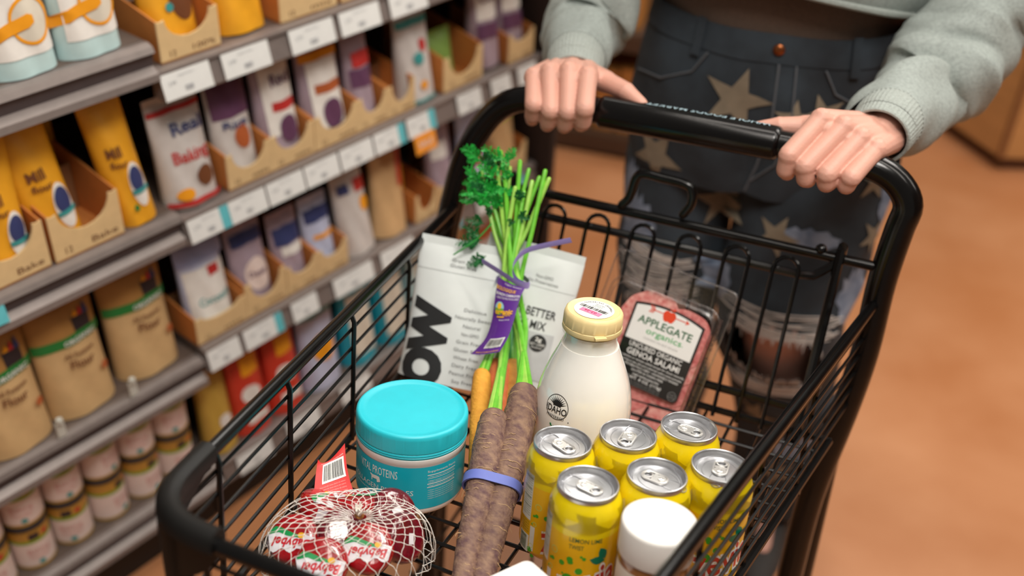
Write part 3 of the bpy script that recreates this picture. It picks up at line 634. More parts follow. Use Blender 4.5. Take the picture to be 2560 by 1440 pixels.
# ------------------------------------------------------------------ carrots
def carrot(label, path, radii, cols, stems, seed, rings=True):
    rd = random.Random(seed); P = cr(path, 10); n = len(P); base = P[0]
    t = thing('carrot', label, 'carrot', bloc(*base), 'bunch of multicoloured carrots')
    R = [interp([0, .03, .08, .2, .5, .8, 1], radii, i / (n - 1)) for i in range(n)]
    mb = MB(); NN = 28; off = [[0] * NN for _ in range(n)]
    mb.tube([p - base for p in P], R, NN)
    o = len(mb.v) - n * NN
    for i in range(n):
        c = P[i] - base; ring = 1 - (.035 if (rings and i % 4 == 0) else 0) + rd.uniform(-.015, .015)
        for k in range(NN): j = i * NN + k; mb.v[j] = c + (mb.v[j] - c) * (ring + .02 * math.sin(k * 3 * 2 * PI / NN + i * .3) + rd.uniform(-.012, .012))
    mb.build('root', cols, t, sharp=0)
    if rings:
        mb = MB()
        for k in range(70):
            i = rd.randint(4, n - 4); c = P[i] - base; ax = (P[i + 1] - P[i - 1]).normalized(); q = ax.orthogonal().normalized(); q2 = ax.cross(q); a0 = rd.random() * 6.28; da = rd.uniform(.3, 1.1)
            mb.tube([c + ax * .0006 * math.sin(j * 1.3 + k) + (q * math.cos(a0 + da * j / 6) + q2 * math.sin(a0 + da * j / 6)) * R[i] * 1.012 for j in range(7)], .00032, 4, caps=False)
        mb.build('skin_creases', mat('pale_skin_crease', (196, 164, 124), .8), t, sharp=0)
    for k in range(rd.randint(3, 5) if rings else 2):
        i = rd.randint(n // 3, n - 3); c = P[i] - base; dv = V((rd.uniform(-1, 1), -.7, rd.uniform(-.2, 1))).normalized()
        mb = MB(); q = c + dv * R[i] * .9; mb.tube(cr([q, q + dv * .006 + V((0, 0, -.003)), q + dv * .011 + V((.003, 0, -.008))], 3), [.0004, .0004, .0004, .0003, .0003, .0003, .0002], 5); mb.build('rootlet', mat('root_hair', (196, 160, 116), .8), t)
    for ks, (sp, r0, r1, green) in enumerate(stems):
        S = cr([base + (P[0] - P[1]).normalized() * -.004 + V(((ks - (len(stems) - 1) / 2) * .0034, -.002 * (ks % 2), 0))] + sp, 6); m = len(S); mb = MB()
        mb.tube([p - base for p in S], [lerp(r0, r1, min(1, (i / (m - 1)) * 1.6)) for i in range(m)], 8, round_caps=True)
        mb.build('stem', green, t)
    return t
def rust(name, a, b): return mat(name, a, .75, scale=110, detail=10, rgb2=b, bump=.7, bscale=260, stretch=(.8, 1.3, 1.3))
M_purple = rust('purple_carrot_skin', (150, 120, 98), (92, 64, 68)); M_yc = rust('yellow_carrot_skin', (232, 168, 60), (214, 146, 48)); M_oc = rust('orange_carrot_skin', (232, 132, 80), (218, 112, 62))
G1 = mat('pale_green_stem', (158, 210, 86), .4, var=.1, scale=90); G2 = mat('bright_green_stem', (110, 194, 52), .4, var=.12, scale=90); G3 = mat('deep_green_stem', (50, 150, 62), .45, var=.15)
def kink(y): return .262
TIE = (1277, 705); YT = .262
def SP(x, y, d=0): # a point on the plane the stems lie in (leaning back with the bundle)
    yy = interp([380, 700, 960], [.335, .262, .205], y); return Ly(x, y, yy + d)
rs = random.Random(11)
def stems(x0, y0, z0, fan, seed):
    out = []
    for (tx, ty, r, gcol, d) in fan:
        k = rs.uniform(-1, 1); tie = SP(TIE[0] + k * 24, TIE[1] + rs.uniform(-12, 12), d + rs.uniform(-.006, .004))
        mid = SP(lerp(x0, TIE[0] + k * 24, .55), lerp(y0, TIE[1], .5), d - .002)
        up = SP(lerp(TIE[0] + k * 24, tx, .5) + rs.uniform(-5, 5), lerp(TIE[1], ty, .5), d)
        out.append(([mid, tie, up, SP(tx, ty, d)], r * 1.8, r * 1.28, gcol))
    return out
c1 = Lz(1238, 1030, .088); c2 = Lz(1313, 968, .097)
carrot('dark purple carrot with brown scuffs, left of the two at the front', [c1, Lz(1222, 1120, .072), Lz(1200, 1240, .050), Lz(1172, 1370, .026), Lz(1148, 1500, .012)], [.006, .0118, .0150, .0168, .0150, .0118, .0075], M_purple,
       stems(1252, 1000, 0, [(1240, 395, .0022, G1, -.004), (1262, 430, .0023, G2, -.006), (1300, 404, .0022, G2, 0), (1288, 470, .0021, G1, -.008)], 1), 1)
carrot('dark purple carrot with brown scuffs, right of the two at the front', [c2, Lz(1300, 1040, .085), Lz(1275, 1160, .063), Lz(1243, 1290, .039), Lz(1212, 1420, .017), Lz(1196, 1500, .011)], [.006, .0125, .0160, .0172, .0155, .0120, .0085], M_purple,
       stems(1330, 945, 0, [(1363, 428, .0022, G2, 0), (1348, 444, .002, G2, .004), (1372, 448, .0022, G1, .002), (1330, 455, .0022, G1, -.003), (1310, 480, .0021, G2, -.005)], 2), 2)
carrot('slim yellow carrot at left, next to the turquoise tub lid', [Lz(1205, 928, .066), Lz(1202, 990, .055), Lz(1196, 1100, .042), Lz(1188, 1220, .03), Lz(1180, 1320, .018)], [.004, .0085, .0105, .0112, .0098, .008, .005], M_yc,
       stems(1214, 905, 0, [(1180, 440, .0019, G2, .006), (1205, 430, .0019, G1, .004), (1222, 470, .002, G2, 0)], 3), 3, False)
carrot('orange carrot between the yellow and purple carrots', [Lz(1246, 905, .060), Lz(1243, 960, .050), Lz(1237, 1060, .036), Lz(1232, 1170, .024), Lz(1225, 1300, .014)], [.005, .011, .0135, .0138, .0120, .0100, .006], M_oc,
       stems(1250, 885, 0, [(1232, 500, .002, G1, .004), (1252, 380, .0021, G2, .006), (1275, 420, .002, G1, .008)], 4), 4, False)
carrot('ochre yellow carrot half hidden behind the pale stems', [Lz(1283, 905, .056), Lz(1281, 960, .045), Lz(1275, 1060, .034), Lz(1268, 1200, .02), Lz(1262, 1300, .014)], [.005, .010, .0125, .0128, .0112, .0090, .006], rust('ochre_carrot_skin', (206, 150, 66), (180, 118, 50)),
       stems(1300, 880, 0, [(1340, 520, .002, G3, .006), (1322, 425, .002, G2, .008)], 5), 5, False)
# carrot leaves
t = thing('carrot_greens', 'feathery dark green carrot leaves at the top of the bunch', 'carrot leaves', bloc(*SP(1235, 470)))
b0 = SP(1235, 470); GL = mat('leaf_green', (34, 170, 60), .5, var=.25, scale=120); GLd = mat('dark_leaf_green', (12, 104, 44), .5, var=.2)
rl = random.Random(21)
def frond(p, dv, L, m, t, wid=.5, n=9):
    mb = MB(); pts = [p + dv * L * k / n + V((0, 0, -.15 * L * (k / n) ** 2)) for k in range(n + 1)]
    mb.tube(pts, [.0008 * (1 - .6 * k / n) for k in range(n + 1)], 5)
    for k in range(1, n + 1):
        for s in (-1, 1):
            q = pts[k]; side = dv.cross(V((rl.uniform(-.3, .3), -1, .3))).normalized() * s; l2 = L * wid * (1 - .7 * k / n) * rl.uniform(.6, 1.1)
            d2 = (side * .8 + dv * .7 + V((0, rl.uniform(-.4, .3), 0))).normalized()
            for j in range(4):
                r0 = q + d2 * l2 * j / 4; d3 = (d2 + side.cross(V((0, -1, .3))) * rl.uniform(-.9, .9)).normalized(); w = l2 * .2; nn = d3.cross(V((0, -1, .4))).normalized(); l3 = l2 * .45
                mb.add([r0 - nn * w * .4, r0 + d3 * l3 * .5 + nn * w, r0 + d3 * l3, r0 + d3 * l3 * .5 - nn * w + V((0, .0006, 0))], [(0, 1, 2, 3)])
    mb.v = [v - b0 for v in mb.v]; mb.build('leaf_frond', m, t, sharp=0)
for k in range(34):
    x, y = rl.uniform(1188, 1275), rl.uniform(400, 550); d = rl.uniform(-.02, .006); frond(SP(x, y, d), V((rl.uniform(-.9, .7), rl.uniform(-.5, .2), rl.uniform(-.1, 1))).normalized(), rl.uniform(.016, .032), GL if k % 4 else GLd, t)
for x, y, dx, dz, L in ((1205, 600, -.9, -.1, .030), (1200, 590, -.6, .5, .024), (1215, 640, -.8, -.5, .024), (1210, 560, -.9, .3, .022), (1290, 500, .4, .6, .022), (1295, 540, .6, .2, .02), (1268, 560, .5, .5, .016)):
    frond(SP(x, y, -.008), V((dx, -.25, dz)).normalized(), L, GLd, t)
mb = MB(); mb.tube([p - b0 for p in cr([SP(1228, 560, -.012), SP(1190, 600, -.016), SP(1135, 636, -.018)], 4)], .0011, 6, round_caps=True); mb.build('leaf_stalk', G3, t)
# rubber band round the two front carrots
qa, qb = Lz(1203, 1205, .056), Lz(1253, 1213, .045)
ax = ((c1 - Lz(1172, 1370, .026)).normalized() + (c2 - Lz(1212, 1420, .014)).normalized()).normalized()
qa = Lz(1203, 1212, .0550); qb = Lz(1259, 1221, .0515)
wv = (qb - qa); wv = wv - ax * wv.dot(ax); L_ = wv.length; wv.normalize(); nv = wv.cross(ax).normalized(); ctr = (qa + qb) / 2
t = thing('rubber_band', 'wide blue rubber band around the two purple carrots', 'rubber band', bloc(*ctr))
mb = MB(); rr = .0168; pr = [(L_ / 2 + rr * math.cos(a), rr * math.sin(a)) for a in [-PI / 2 + PI * k / 12 for k in range(13)]] + [(-L_ / 2 + rr * math.cos(a), rr * math.sin(a)) for a in [PI / 2 + PI * k / 12 for k in range(13)]]
n = len(pr); vs = [wv * x * s + nv * y * s + ax * z for z in (-.0052, .0052) for s in (1, 1.07) for x, y in pr]
fs = []
for i in range(n):
    j = (i + 1) % n; fs += [(n + i, n + j, 3 * n + j, 3 * n + i), (j, i, 2 * n + i, 2 * n + j), (i, j, n + j, n + i), (2 * n + j, 2 * n + i, 3 * n + i, 3 * n + j)]
mb.add(vs, fs); mb.build('band', mat('blue_rubber', (104, 118, 196), .55, var=.06), t)
# twist tie
M_tie = mat('lilac_twist_tie', (166, 148, 222), .45, var=.05); M_tied = mat('violet_twist_tie', (124, 106, 196), .45)
t = thing('twist_tie', 'lilac twist tie with loose ends around the carrot stems', 'twist tie', bloc(*SP(1290, 700)))
t0 = SP(1290, 700)
def ribbon(mb, pts, wid, mi, ups=V((0, -.3, 1))):
    P = cr(pts, 6); n = len(P); vs = []
    for i, p in enumerate(P):
        d = (P[min(i + 1, n - 1)] - P[max(i - 1, 0)]).normalized(); u = (ups - d * ups.dot(d)).normalized(); nn = d.cross(u)
        vs += [p + u * wid / 2 - t0, p + nn * .0006 - t0, p - u * wid / 2 - t0]
    mb.add(vs, [(3 * i + k, 3 * i + k + 1, 3 * i + k + 4, 3 * i + k + 3) for i in range(n - 1) for k in (0, 1)], mi)
mb = MB(); ribbon(mb, [SP(1205, 652, -.030), SP(1250, 680, -.032), SP(1290, 706, -.030), SP(1318, 714, -.020), SP(1322, 705, 0), SP(1300, 690, .02), SP(1262, 690, .018), SP(1240, 700, -.006)], .0082, 0)
mb.build('tie_wrap', [M_tie, M_tied], t)
mb = MB(); ribbon(mb, [SP(1318, 714, -.020), SP(1292, 700, -.027), SP(1282, 672, -.029), SP(1294, 645, -.027), SP(1320, 625, -.024), SP(1370, 612, -.022), SP(1428, 600, -.020)], .0072, 1, V((.1, -.2, 1)))
mb.build('tie_tail', [M_tie, M_tie], t)
# purple produce tag
Lp = [(1246, 694), (1238, 740), (1230, 800), (1212, 850), (1177, 887)]; Rp = [(1312, 722), (1299, 750), (1285, 800), (1270, 845), (1249, 881)]
DP = [-.026, -.030, -.034, -.040, -.046]
Lq = cr([SP(x, y, d) for (x, y), d in zip(Lp, DP)], 6); Rq = cr([SP(x, y, d - .002) for (x, y), d in zip(Rp, DP)], 6); tp0 = Rq[0]
def tagfn(x, y): # x across -1..1, y down 0..1
    i = max(0, min(len(Lq) - 1.001, y * (len(Lq) - 1))); k = int(i); f = i - k; l = Lq[k].lerp(Lq[k + 1], f); r = Rq[k].lerp(Rq[k + 1], f)
    p = l.lerp(r, x * .5 + .5); return p + V((0, -.004 * (1 - x * x), .001)) - tp0
t = thing('produce_tag', 'purple paper carrot tag with barcode hanging on the stems', 'produce tag', bloc(*tp0))
mb = MB(); mb.grid(lambda u, v: tagfn(u * 2 - 1, v), 10, 24); mb.grid(lambda u, v: tagfn(1 - u * 2, v) + V((0, .0004, 0)), 10, 24)
def td(o): return lambda x, y: tagfn(x, 1 - y) + V((0, -o, o * .3))
f = td(.0006)
text(mb, 'Organic Growers', f, 1, .25, .955, .032, 1.2, step=.2)
text(mb, 'BIOLOGIQUE', f, 2, -.20, .865, .050, 1.55, bold=.02, step=.2); text(mb, 'BUNCH CARROTS', f, 1, .02, .795, .034, 1.85, bold=.02, step=.2); text(mb, 'CAROTTES MULTICOLORES', f, 1, .06, .748, .026, 1.75, step=.2)
poly(mb, [(p * 1.0, q) for p, q in circ(-.42, .632, .40, .070)], f, 3, .15); poly(mb, [(-.42 + .4 * math.cos(a), .632 + .07 * math.sin(a)) for a in [PI + PI * k / 12 for k in range(13)]], td(.0009), 4, .15); poly(mb, circ(-.42, .655, .19, .034), td(.0010), 5, .15)
f3 = td(.0013); text(mb, 'organic', f3, 2, .02, .600, .055, 1.5, bold=.035, step=.2); text(mb, 'FARMS', f3, 2, .35, .560, .024, .62, step=.2); poly(mb, rect(-.5, .535, .15, .548), f3, 2, .2)
text(mb, 'PRODUCT OF USA', f, 1, .2, .505, .016, .9, step=.2)
poly(mb, rect(-.42, .125, .80, .265), f, 1, .15); barcode(mb, f3, 6, -.36, .155, .74, .255, .25, seed=6); text(mb, '0 32601 02531 8', f3, 6, .2, .140, .018, 1.0, step=.2)
text(mb, 'www.carrotbunch.farms', f, 2, .05, .06, .035, 1.6, step=.2)
mb.build('tag_card', [mat('purple_card', (92, 42, 140), .35, var=.06, coat=.3), M_white, mat('golden_ink', (240, 180, 40), .4), mat('sky_blue_ink', (150, 200, 210), .4), mat('field_green_ink', (120, 170, 60), .4), mat('sun_yellow_ink', (250, 200, 40), .4), M_ink], t)

# ------------------------------------------------------------------ net of waxed cheeses
NC = V((-.112, -.117, 0)); NA = math.radians(31)
nx = V((math.cos(NA), math.sin(NA), 0)); ny = V((-math.sin(NA), math.cos(NA), 0))
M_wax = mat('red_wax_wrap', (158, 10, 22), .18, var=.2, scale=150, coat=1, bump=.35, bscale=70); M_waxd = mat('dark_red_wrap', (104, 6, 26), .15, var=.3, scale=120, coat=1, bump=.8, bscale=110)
M_cw = mat('wrapper_white', (228, 226, 232), .3, var=.02, coat=.6)
def cheese_mesh(m=0):
    body = MB(); body.lathe([(.001, -.0105), (.016, -.0108), (.0205, -.0098), (.0232, -.0065), (.0240, 0), (.0232, .0065), (.0205, .0098), (.016, .0108), (.001, .0109)], 40, m)
    lab = MB(); top = lambda o: (lambda x, y: V((x, y, .0110 + o - (max(0, math.hypot(x, y) - .016) ** 1.6) * 2.2)))
    R_ = .0229; ch = lambda y: math.sqrt(max(0, R_ * R_ - y * y))
    # white band across the lower half, wavy lower edge
    band = [(-ch(.002), .002 + .003)] + [(lerp(-1, 1, k / 10) * ch(.003) * .98, .005 - .004 * (k / 10) + .001 * math.sin(k)) for k in range(11)]
    band += [(lerp(1, -1, k / 12) * ch(-.0125) * .98, -.0115 - .0022 * math.sin(k * 1.3)) for k in range(13)]
    poly(lab, band, top(.0002), 0, .004)
    gr = [(-.0215, .0055), (-.016, .0105), (-.010, .0092), (.0, .0050), (.008, .0022), (.008, .0), (-.004, .0018), (-.012, .0050), (-.0215, .0030)]
    poly(lab, gr, top(.0005), 1, .004); poly(lab, circ(.0095, .0022, .0033, .0026), top(.0008), 2)
    text(lab, 'Babybel', top(.0006), 3, .0, -.0050, .0088, .036, rot=PI - .08, shear=.3, bold=.03, step=.005)
    # band carried round the rim
    lab.grid(lambda u, v: (lambda a: V((math.cos(a) * .0243, math.sin(a) * .0243, lerp(-.006, .0065, v))))(lerp(PI * 1.03, PI * 1.22, u)), 8, 3, 0)
    return body, lab
bodyM, labM = cheese_mesh()
places = [(737, 1350, .026, -22, 42, 12, 'red waxed cheese with white printed band at left edge of the net', 1), (806, 1410, .028, -8, 46, 4, 'red waxed cheese with white printed band nearest the camera in the net', 1), (922, 1372, .031, -8, 44, 4, 'red waxed cheese with white printed band at front centre of the net', 1),
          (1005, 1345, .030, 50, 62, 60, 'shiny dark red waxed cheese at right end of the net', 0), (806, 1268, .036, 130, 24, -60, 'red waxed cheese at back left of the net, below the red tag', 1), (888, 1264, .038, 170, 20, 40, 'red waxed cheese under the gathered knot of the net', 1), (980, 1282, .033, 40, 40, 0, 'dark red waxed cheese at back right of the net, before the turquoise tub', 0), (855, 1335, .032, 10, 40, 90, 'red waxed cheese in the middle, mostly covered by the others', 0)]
firstc = None
for k, (x, y, z, rz, rx, sp, lab, L1) in enumerate(places):
    p = Lz(x, y, z)
    M = bloc(p.x, p.y, z, MX.Rotation(math.radians(rz) + NA, 4, 'Z') @ MX.Rotation(math.radians(rx), 4, 'X') @ MX.Rotation(math.radians(sp), 4, 'Z'))
    t = thing('wax_cheese', lab, 'cheese', M, 'small waxed cheeses in the net bag')
    if k == 0:
        bo = bodyM.build('cheese_round', M_wax, t); lo = labM.build('wrapper_print', [M_cw, mat('wrapper_green', (20, 150, 80), .3, coat=.5), mat('wrapper_yellow', (238, 180, 40), .3, coat=.5), mat('wrapper_red_ink', (196, 24, 40), .3, coat=.5)], t, label='white wrapper band with red lettering and green swoosh')
    else:
        q = bo.copy(); COL.objects.link(q); q.parent = t
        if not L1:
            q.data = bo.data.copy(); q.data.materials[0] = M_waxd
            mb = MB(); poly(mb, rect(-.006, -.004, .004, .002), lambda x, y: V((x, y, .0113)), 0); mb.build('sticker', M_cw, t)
        else: q2 = lo.copy(); COL.objects.link(q2); q2.parent = t
# the net
t = thing('net_bag', 'white plastic net bag gathered over the red waxed cheeses, with red card tag', 'net bag', bloc(NC.x, NC.y, 0))
GPW = Lz(898, 1292, .053) - NC; GP = V((GPW.dot(nx), GPW.dot(ny), .053))
def netsurf(th, s):  # th around, s 0 at gather .. 1 on the basket floor
    a = .084 * (1 + .02 * math.sin(3 * th + 1)); b = .061 * (1 + .04 * math.sin(2 * th))
    bx, by = a * math.cos(th) - .003, b * math.sin(th); e = min(1, s * 1.12); q = e ** .78
    x, y = lerp(GP.x, bx, q), lerp(GP.y, by, q)
    if s > .88: x *= 1 - (s - .88) * 1.1; y *= 1 - (s - .88) * 1.1
    z = .053 * max(0, 1 - e ** 4.2) ** .6 + .002 * math.sin(5 * th + 4 * s) * math.sin(PI * min(1, e)) - (.004 * math.exp(-(s / .08) ** 2))
    z = max(.0008, z + (.0025 if s < .9 else 0)); g = nx * x + ny * y; return V((g.x, g.y, z))
mb = MB(); NS = 26; ST = 12
for sgn in (1, -1):
    for i in range(NS):
        pts = []
        for k in range(ST * 3 + 1):
            s = k / (ST * 3); zz = .5 + .5 * math.cos(PI * (k / 3)); 
            th = 2 * PI * (i + .5 * (.5 - .5 * math.cos(PI * ((k / 3) % 2))) * sgn * 1.0) / NS
            pts.append(netsurf(th, .04 + .96 * s ** 1.0))
        mb.tube(pts, [.00018 + .00016 * min(1, q / 9) for q in range(len(pts))], 4, caps=False)
        if sgn == 1:
            for k in range(0, ST + 1, 1):
                if k < 3: continue
                mb.ball(netsurf(2 * PI * (i + (.5 if k % 2 else 0)) / NS, .04 + .96 * k / ST), .00068, n=6)
mb.build('netting', mat('white_netting', (238, 234, 226), .45), t)
mb = MB(); g0 = nx * GP.x + ny * GP.y + V((0, 0, GP.z)); rd = random.Random(2)
for k in range(26): a = rd.random() * 2 * PI; mb.tube(cr([g0 + V((0, 0, -.003)), g0 + V((math.cos(a) * .003, math.sin(a) * .003, .005)), g0 + V((math.cos(a) * .008 + .004, math.sin(a) * .006, .009 + rd.random() * .005))], 3), .0005, 4)
mb.build('gathered_net_end', mat('white_netting', (238, 234, 226), .45), t)
mb = MB(); mb.tube([g0 + V((.0035 * math.cos(a), .0035 * math.sin(a), .0015 + .0006 * math.sin(2 * a))) for a in [2 * PI * k / 16 for k in range(16)]], .0013, 6, closed=True); mb.build('metal_clip', mat('copper_clip', (176, 120, 70), .3, .8), t)
# red card tag
TLp = [(795, 1148), (789, 1190), (785, 1235), (783, 1262)]; TRp = [(862, 1108), (866, 1160), (876, 1205), (892, 1250)]
tz = [.060, .050, .042, .034]
A_ = cr([Lz(x, y, z) for (x, y), z in zip(TLp, tz)], 6); B_ = cr([Lz(x, y, z) for (x, y), z in zip(TRp, tz)], 6)
def ctag(x, y):
    i = max(0, min(len(A_) - 1.001, (1 - y) * (len(A_) - 1))); k = int(i); f = i - k; l = A_[k].lerp(A_[k + 1], f); r = B_[k].lerp(B_[k + 1], f)
    cut = .010 * (1 - (2 * x - 1) ** 2) * max(0, (y - .8) / .2); return l.lerp(r, x) + V((0, -cut * .8, -cut * .8)) - NC + V((0, 0, 0))
cf = lambda o: (lambda x, y: ctag(x, y) + V((.2, -.6, .7)) * o)
mb = MB(); mb.grid(lambda u, v: ctag(u, v), 10, 20); mb.grid(lambda u, v: ctag(1 - u, v) - V((.2, -.6, .7)) * .0006, 10, 20)
poly(mb, rect(.22, .46, .93, .80), cf(.0006), 1, .1); barcode(mb, cf(.001), 2, .27, .50, .88, .77, .2, seed=12); text(mb, 'www.cheese-snacks.com', cf(.0006), 1, .55, .845, .035, .75, step=.2)
for k in range(6): text(mb, 'Pasteurized milk, cheese cultures, salt, enzymes', cf(.0006), 3, .52, .40 - k * .055, .028, .72, step=.2)
mb.build('card_tag', [mat('red_card', (222, 54, 52), .45, var=.03), M_white, M_ink, mat('pink_ink', (250, 170, 165), .5)], t, label='red card tag with barcode')

# ------------------------------------------------------------------ white carton at the bottom edge of the picture
p = Lz(1297, 1432, .06)
t = thing('carton', 'small white carton with pink side, at bottom edge in front of the cans', 'carton', bloc(p.x + .014, p.y - .024, 0, MX.Rotation(math.radians(62), 4, 'Z')))
mb = MB(); mb.prism(rrect(.062, .062, .006), .0, .058); mb.build('carton_body', mat('pink_card', (232, 150, 160), .5), t, label='pink carton sides')
mb = MB(); mb.prism(rrect(.063, .063, .007), .0578, .062); mb.build('carton_lid', mat('white_card', (244, 240, 236), .55, var=.01), t)

# ------------------------------------------------------------------ person
def remesh(mb, name, voxel, mats, smooth=2, factor=.5):
    o = mb.build(name, mats, sharp=0)
    m = o.modifiers.new('r', 'REMESH'); m.mode = 'VOXEL'; m.voxel_size = voxel; m.use_smooth_shade = True
    s = o.modifiers.new('s', 'SMOOTH'); s.factor = factor; s.iterations = smooth
    dg = bpy.context.evaluated_depsgraph_get(); me = bpy.data.meshes.new_from_object(o.evaluated_get(dg)); old = o.data
    o.modifiers.clear(); o.data = me; bpy.data.meshes.remove(old); me.materials.clear()
    for x in (mats if isinstance(mats, (list, tuple)) else [mats]): me.materials.append(x)
    return o
def take(o):  # mesh data of an object as lists, removing the object
    me = o.data; vs = [v.co.copy() for v in me.vertices]; fs = [tuple(p.vertices) for p in me.polygons]; bpy.data.objects.remove(o); bpy.data.meshes.remove(me); return vs, fs
M_skin = mat('skin', (216, 162, 144), .5, var=.05, scale=25, sss=.15, bump=.12, bscale=350)
HC = V((0, YU, .31))
def hpt(px, py, dy): return BM @ Ly(px, py, YU + dy)
def limb(mb, pts, rad, n=14, sub=4):
    P = cr(pts, sub); R = [interp([k / (len(rad) - 1) for k in range(len(rad))], rad, i / (len(P) - 1)) for i in range(len(P))]
    mb.tube(P, R, n, round_caps=True)
def hand(mcp, pip, dip, tip, wrist, thumb, elbow, r=.0112):
    mb = MB()
    for k in range(4):
        q = r * (.95 if k == 3 else 1.0)
        for a, b, r0, r1 in ((mcp[k], pip[k], q * 1.13, q * 1.05), (pip[k], dip[k], q * 1.06, q * .95), (dip[k], tip[k], q * .95, q * .82)): mb.tube([a, a.lerp(b, .35), a.lerp(b, .65), b], [r0, (r0 + r1) / 2 * .95, (r0 + r1) / 2 * .95, r1], 16, round_caps=True)
        w = wrist + (mcp[k] - (mcp[1] + mcp[2]) / 2) * .45
        limb(mb, [w, w.lerp(mcp[k], .5), mcp[k]], [.0175, .0150, .0132])
        mb.ball(mcp[k] + V((0, 0, .0010)), .0130)
    for k in range(3):
        limb(mb, [wrist.lerp((mcp[k] + mcp[k + 1]) / 2, .1), ((mcp[k] + mcp[k + 1]) / 2).lerp(wrist, .12)], [.017, .0120], sub=3)
        mb.ball(((mcp[k] + mcp[k + 1]) / 2).lerp((pip[k] + pip[k + 1]) / 2, .16) + (wrist - mcp[k]).normalized() * .002, .0098)
    limb(mb, thumb[:2] , [.0155, .0140], sub=3)
    for a, b, r0, r1 in ((thumb[1], thumb[2], .0134, .0112), (thumb[2], thumb[3], .0118, .0078)): mb.tube([a, a.lerp(b, .35), a.lerp(b, .65), b], [r0, lerp(r0, r1, .4) * .98, lerp(r0, r1, .7), r1], 16, round_caps=True)
    limb(mb, [thumb[1], mcp[0].lerp(wrist, .35)], [.0120, .0145], sub=3)
    limb(mb, [wrist, wrist.lerp(elbow, .4), elbow], [.0225, .031, .036], n=20)
    return mb
# hand at the left of the picture: little finger at left, index at right
pxs = [1462, 1423, 1378, 1336]
L_m = [hpt(x, y, .001) for x, y in zip([1470, 1423, 1375, 1335], [192, 180, 182, 194])]
L_p = [hpt(x, y, -.037) for x, y in zip([1462, 1420, 1376, 1334], [272, 280, 277, 262])]
L_d = [hpt(x, y, -.028) for x, y in zip([1457, 1413, 1370, 1331], [306, 311, 306, 290])]
L_t = [hpt(x, y, .004) for x, y in zip([1452, 1410, 1368, 1330], [312, 316, 312, 298])]
L_w = hpt(1432, 160, .082)
L_th = [hpt(1472, 185, .055), hpt(1518, 206, .030), hpt(1564, 228, .014), hpt(1604, 260, .004)]
L_e = V((-.36, 1.47, 1.06))
# hand at the right of the picture: index at left, little finger at right
R_m = [hpt(x, y, -.004) for x, y in ((2052, 300), (2108, 318), (2150, 346), (2188, 374))]
R_p = [hpt(x, y, -.044) for x, y in ((1972, 388), (2012, 416), (2068, 436), (2127, 444))]
R_d = [hpt(x, y, -.040) for x, y in ((1964, 424), (2014, 446), (2066, 458), (2116, 464))]
R_t = [hpt(x, y, -.012) for x, y in ((1968, 432), (2020, 450), (2072, 458), (2114, 460))]
R_w = hpt(2200, 330, .045)
R_th = [hpt(2078, 318, .040), hpt(2006, 318, .026), hpt(1950, 316, .018), hpt(1892, 320, .014)]
R_e = V((.27, 1.46, 1.07))
RP = [hpt(2196, 340, .040), hpt(2220, 305, .072), wy(2282, 250, 1.345), wy(2335, 195, 1.385), wy(2400, 120, 1.43), wy(2470, 10, 1.47), V((.275, 1.50, 1.16)), V((.20, 1.54, 1.33)), V((.08, 1.54, 1.40))]
LP = [hpt(1434, 192, .050), hpt(1440, 150, .080), wy(1452, 95, 1.36), wy(1462, 50, 1.395), wy(1490, -20, 1.43), V((-.375, 1.49, 1.12)), V((-.335, 1.53, 1.28)), V((-.25, 1.55, 1.38)), V((-.16, 1.55, 1.41))]
L_e = LP[3]; R_e = RP[3]
hv = []
for args in ((L_m, L_p, L_d, L_t, L_w, L_th, L_e), (R_m, R_p, R_d, R_t, R_w, R_th, R_e)):
    hv.append(take(remesh(hand(*args), 'h', .0013, M_skin, 3)))
mb = MB()
PX, PY = -.065, 1.53
for z, a, b in ((.0, 0, 0),): pass
mb.grid(lambda u, v: (lambda z: V((PX + interp([.76, .86, 1.0, 1.12, 1.3, 1.4, 1.46], [.15, .18, .15, .145, .17, .16, .06], z) * math.cos(2 * PI * u), PY + .01 + interp([.76, .86, 1.0, 1.12, 1.3, 1.4, 1.46], [.10, .115, .095, .10, .115, .09, .055], z) * math.sin(2 * PI * u), z)))(.76 + .70 * v), 40, 30, closed_u=True)
LS, RS = V((PX - .175, PY + .01, 1.38)), V((PX + .175, PY + .01, 1.38))
for pth, w in ((LP, L_w), (RP, R_w)): limb(mb, [w] + pth[2:8], [.0215, .026, .032, .036, .038, .042, .045], 16, 5)
limb(mb, [V((PX, PY + .015, 1.40)), V((PX, PY + .005, 1.50))], [.058, .052], 18)
mb.ball((PX, PY - .01, 1.60), (.074, .092, .112), n=28); mb.ball((PX, PY - .055, 1.545), (.045, .04, .05), n=18); mb.ball((PX, PY - .103, 1.583), (.014, .018, .022), n=12)
for s in (-1, 1): mb.ball((PX + s * .074, PY, 1.59), (.010, .02, .03), n=12)
limb(mb, [V((PX - .022, PY - .092, 1.545)), V((PX, PY - .098, 1.545)), V((PX + .022, PY - .092, 1.545))], [.006, .008, .006], 10)
RLEG = [V((.035, 1.535, .82)), V((.036, 1.50, .68)), V((.034, 1.462, .535)), V((.055, 1.50, .40)), V((.085, 1.535, .27)), V((.095, 1.55, .09))]
LLEG = [V((-.160, 1.54, .82)), V((-.165, 1.525, .68)), V((-.160, 1.51, .535)), V((-.158, 1.57, .38)), V((-.15, 1.62, .25)), V((-.145, 1.65, .09))]
for Lg in (RLEG, LLEG): limb(mb, Lg, [.092, .080, .060, .056, .048, .036], 20, 6); mb.ball(Lg[2] + V((0, -.012, .005)), (.048, .048, .055), n=18)
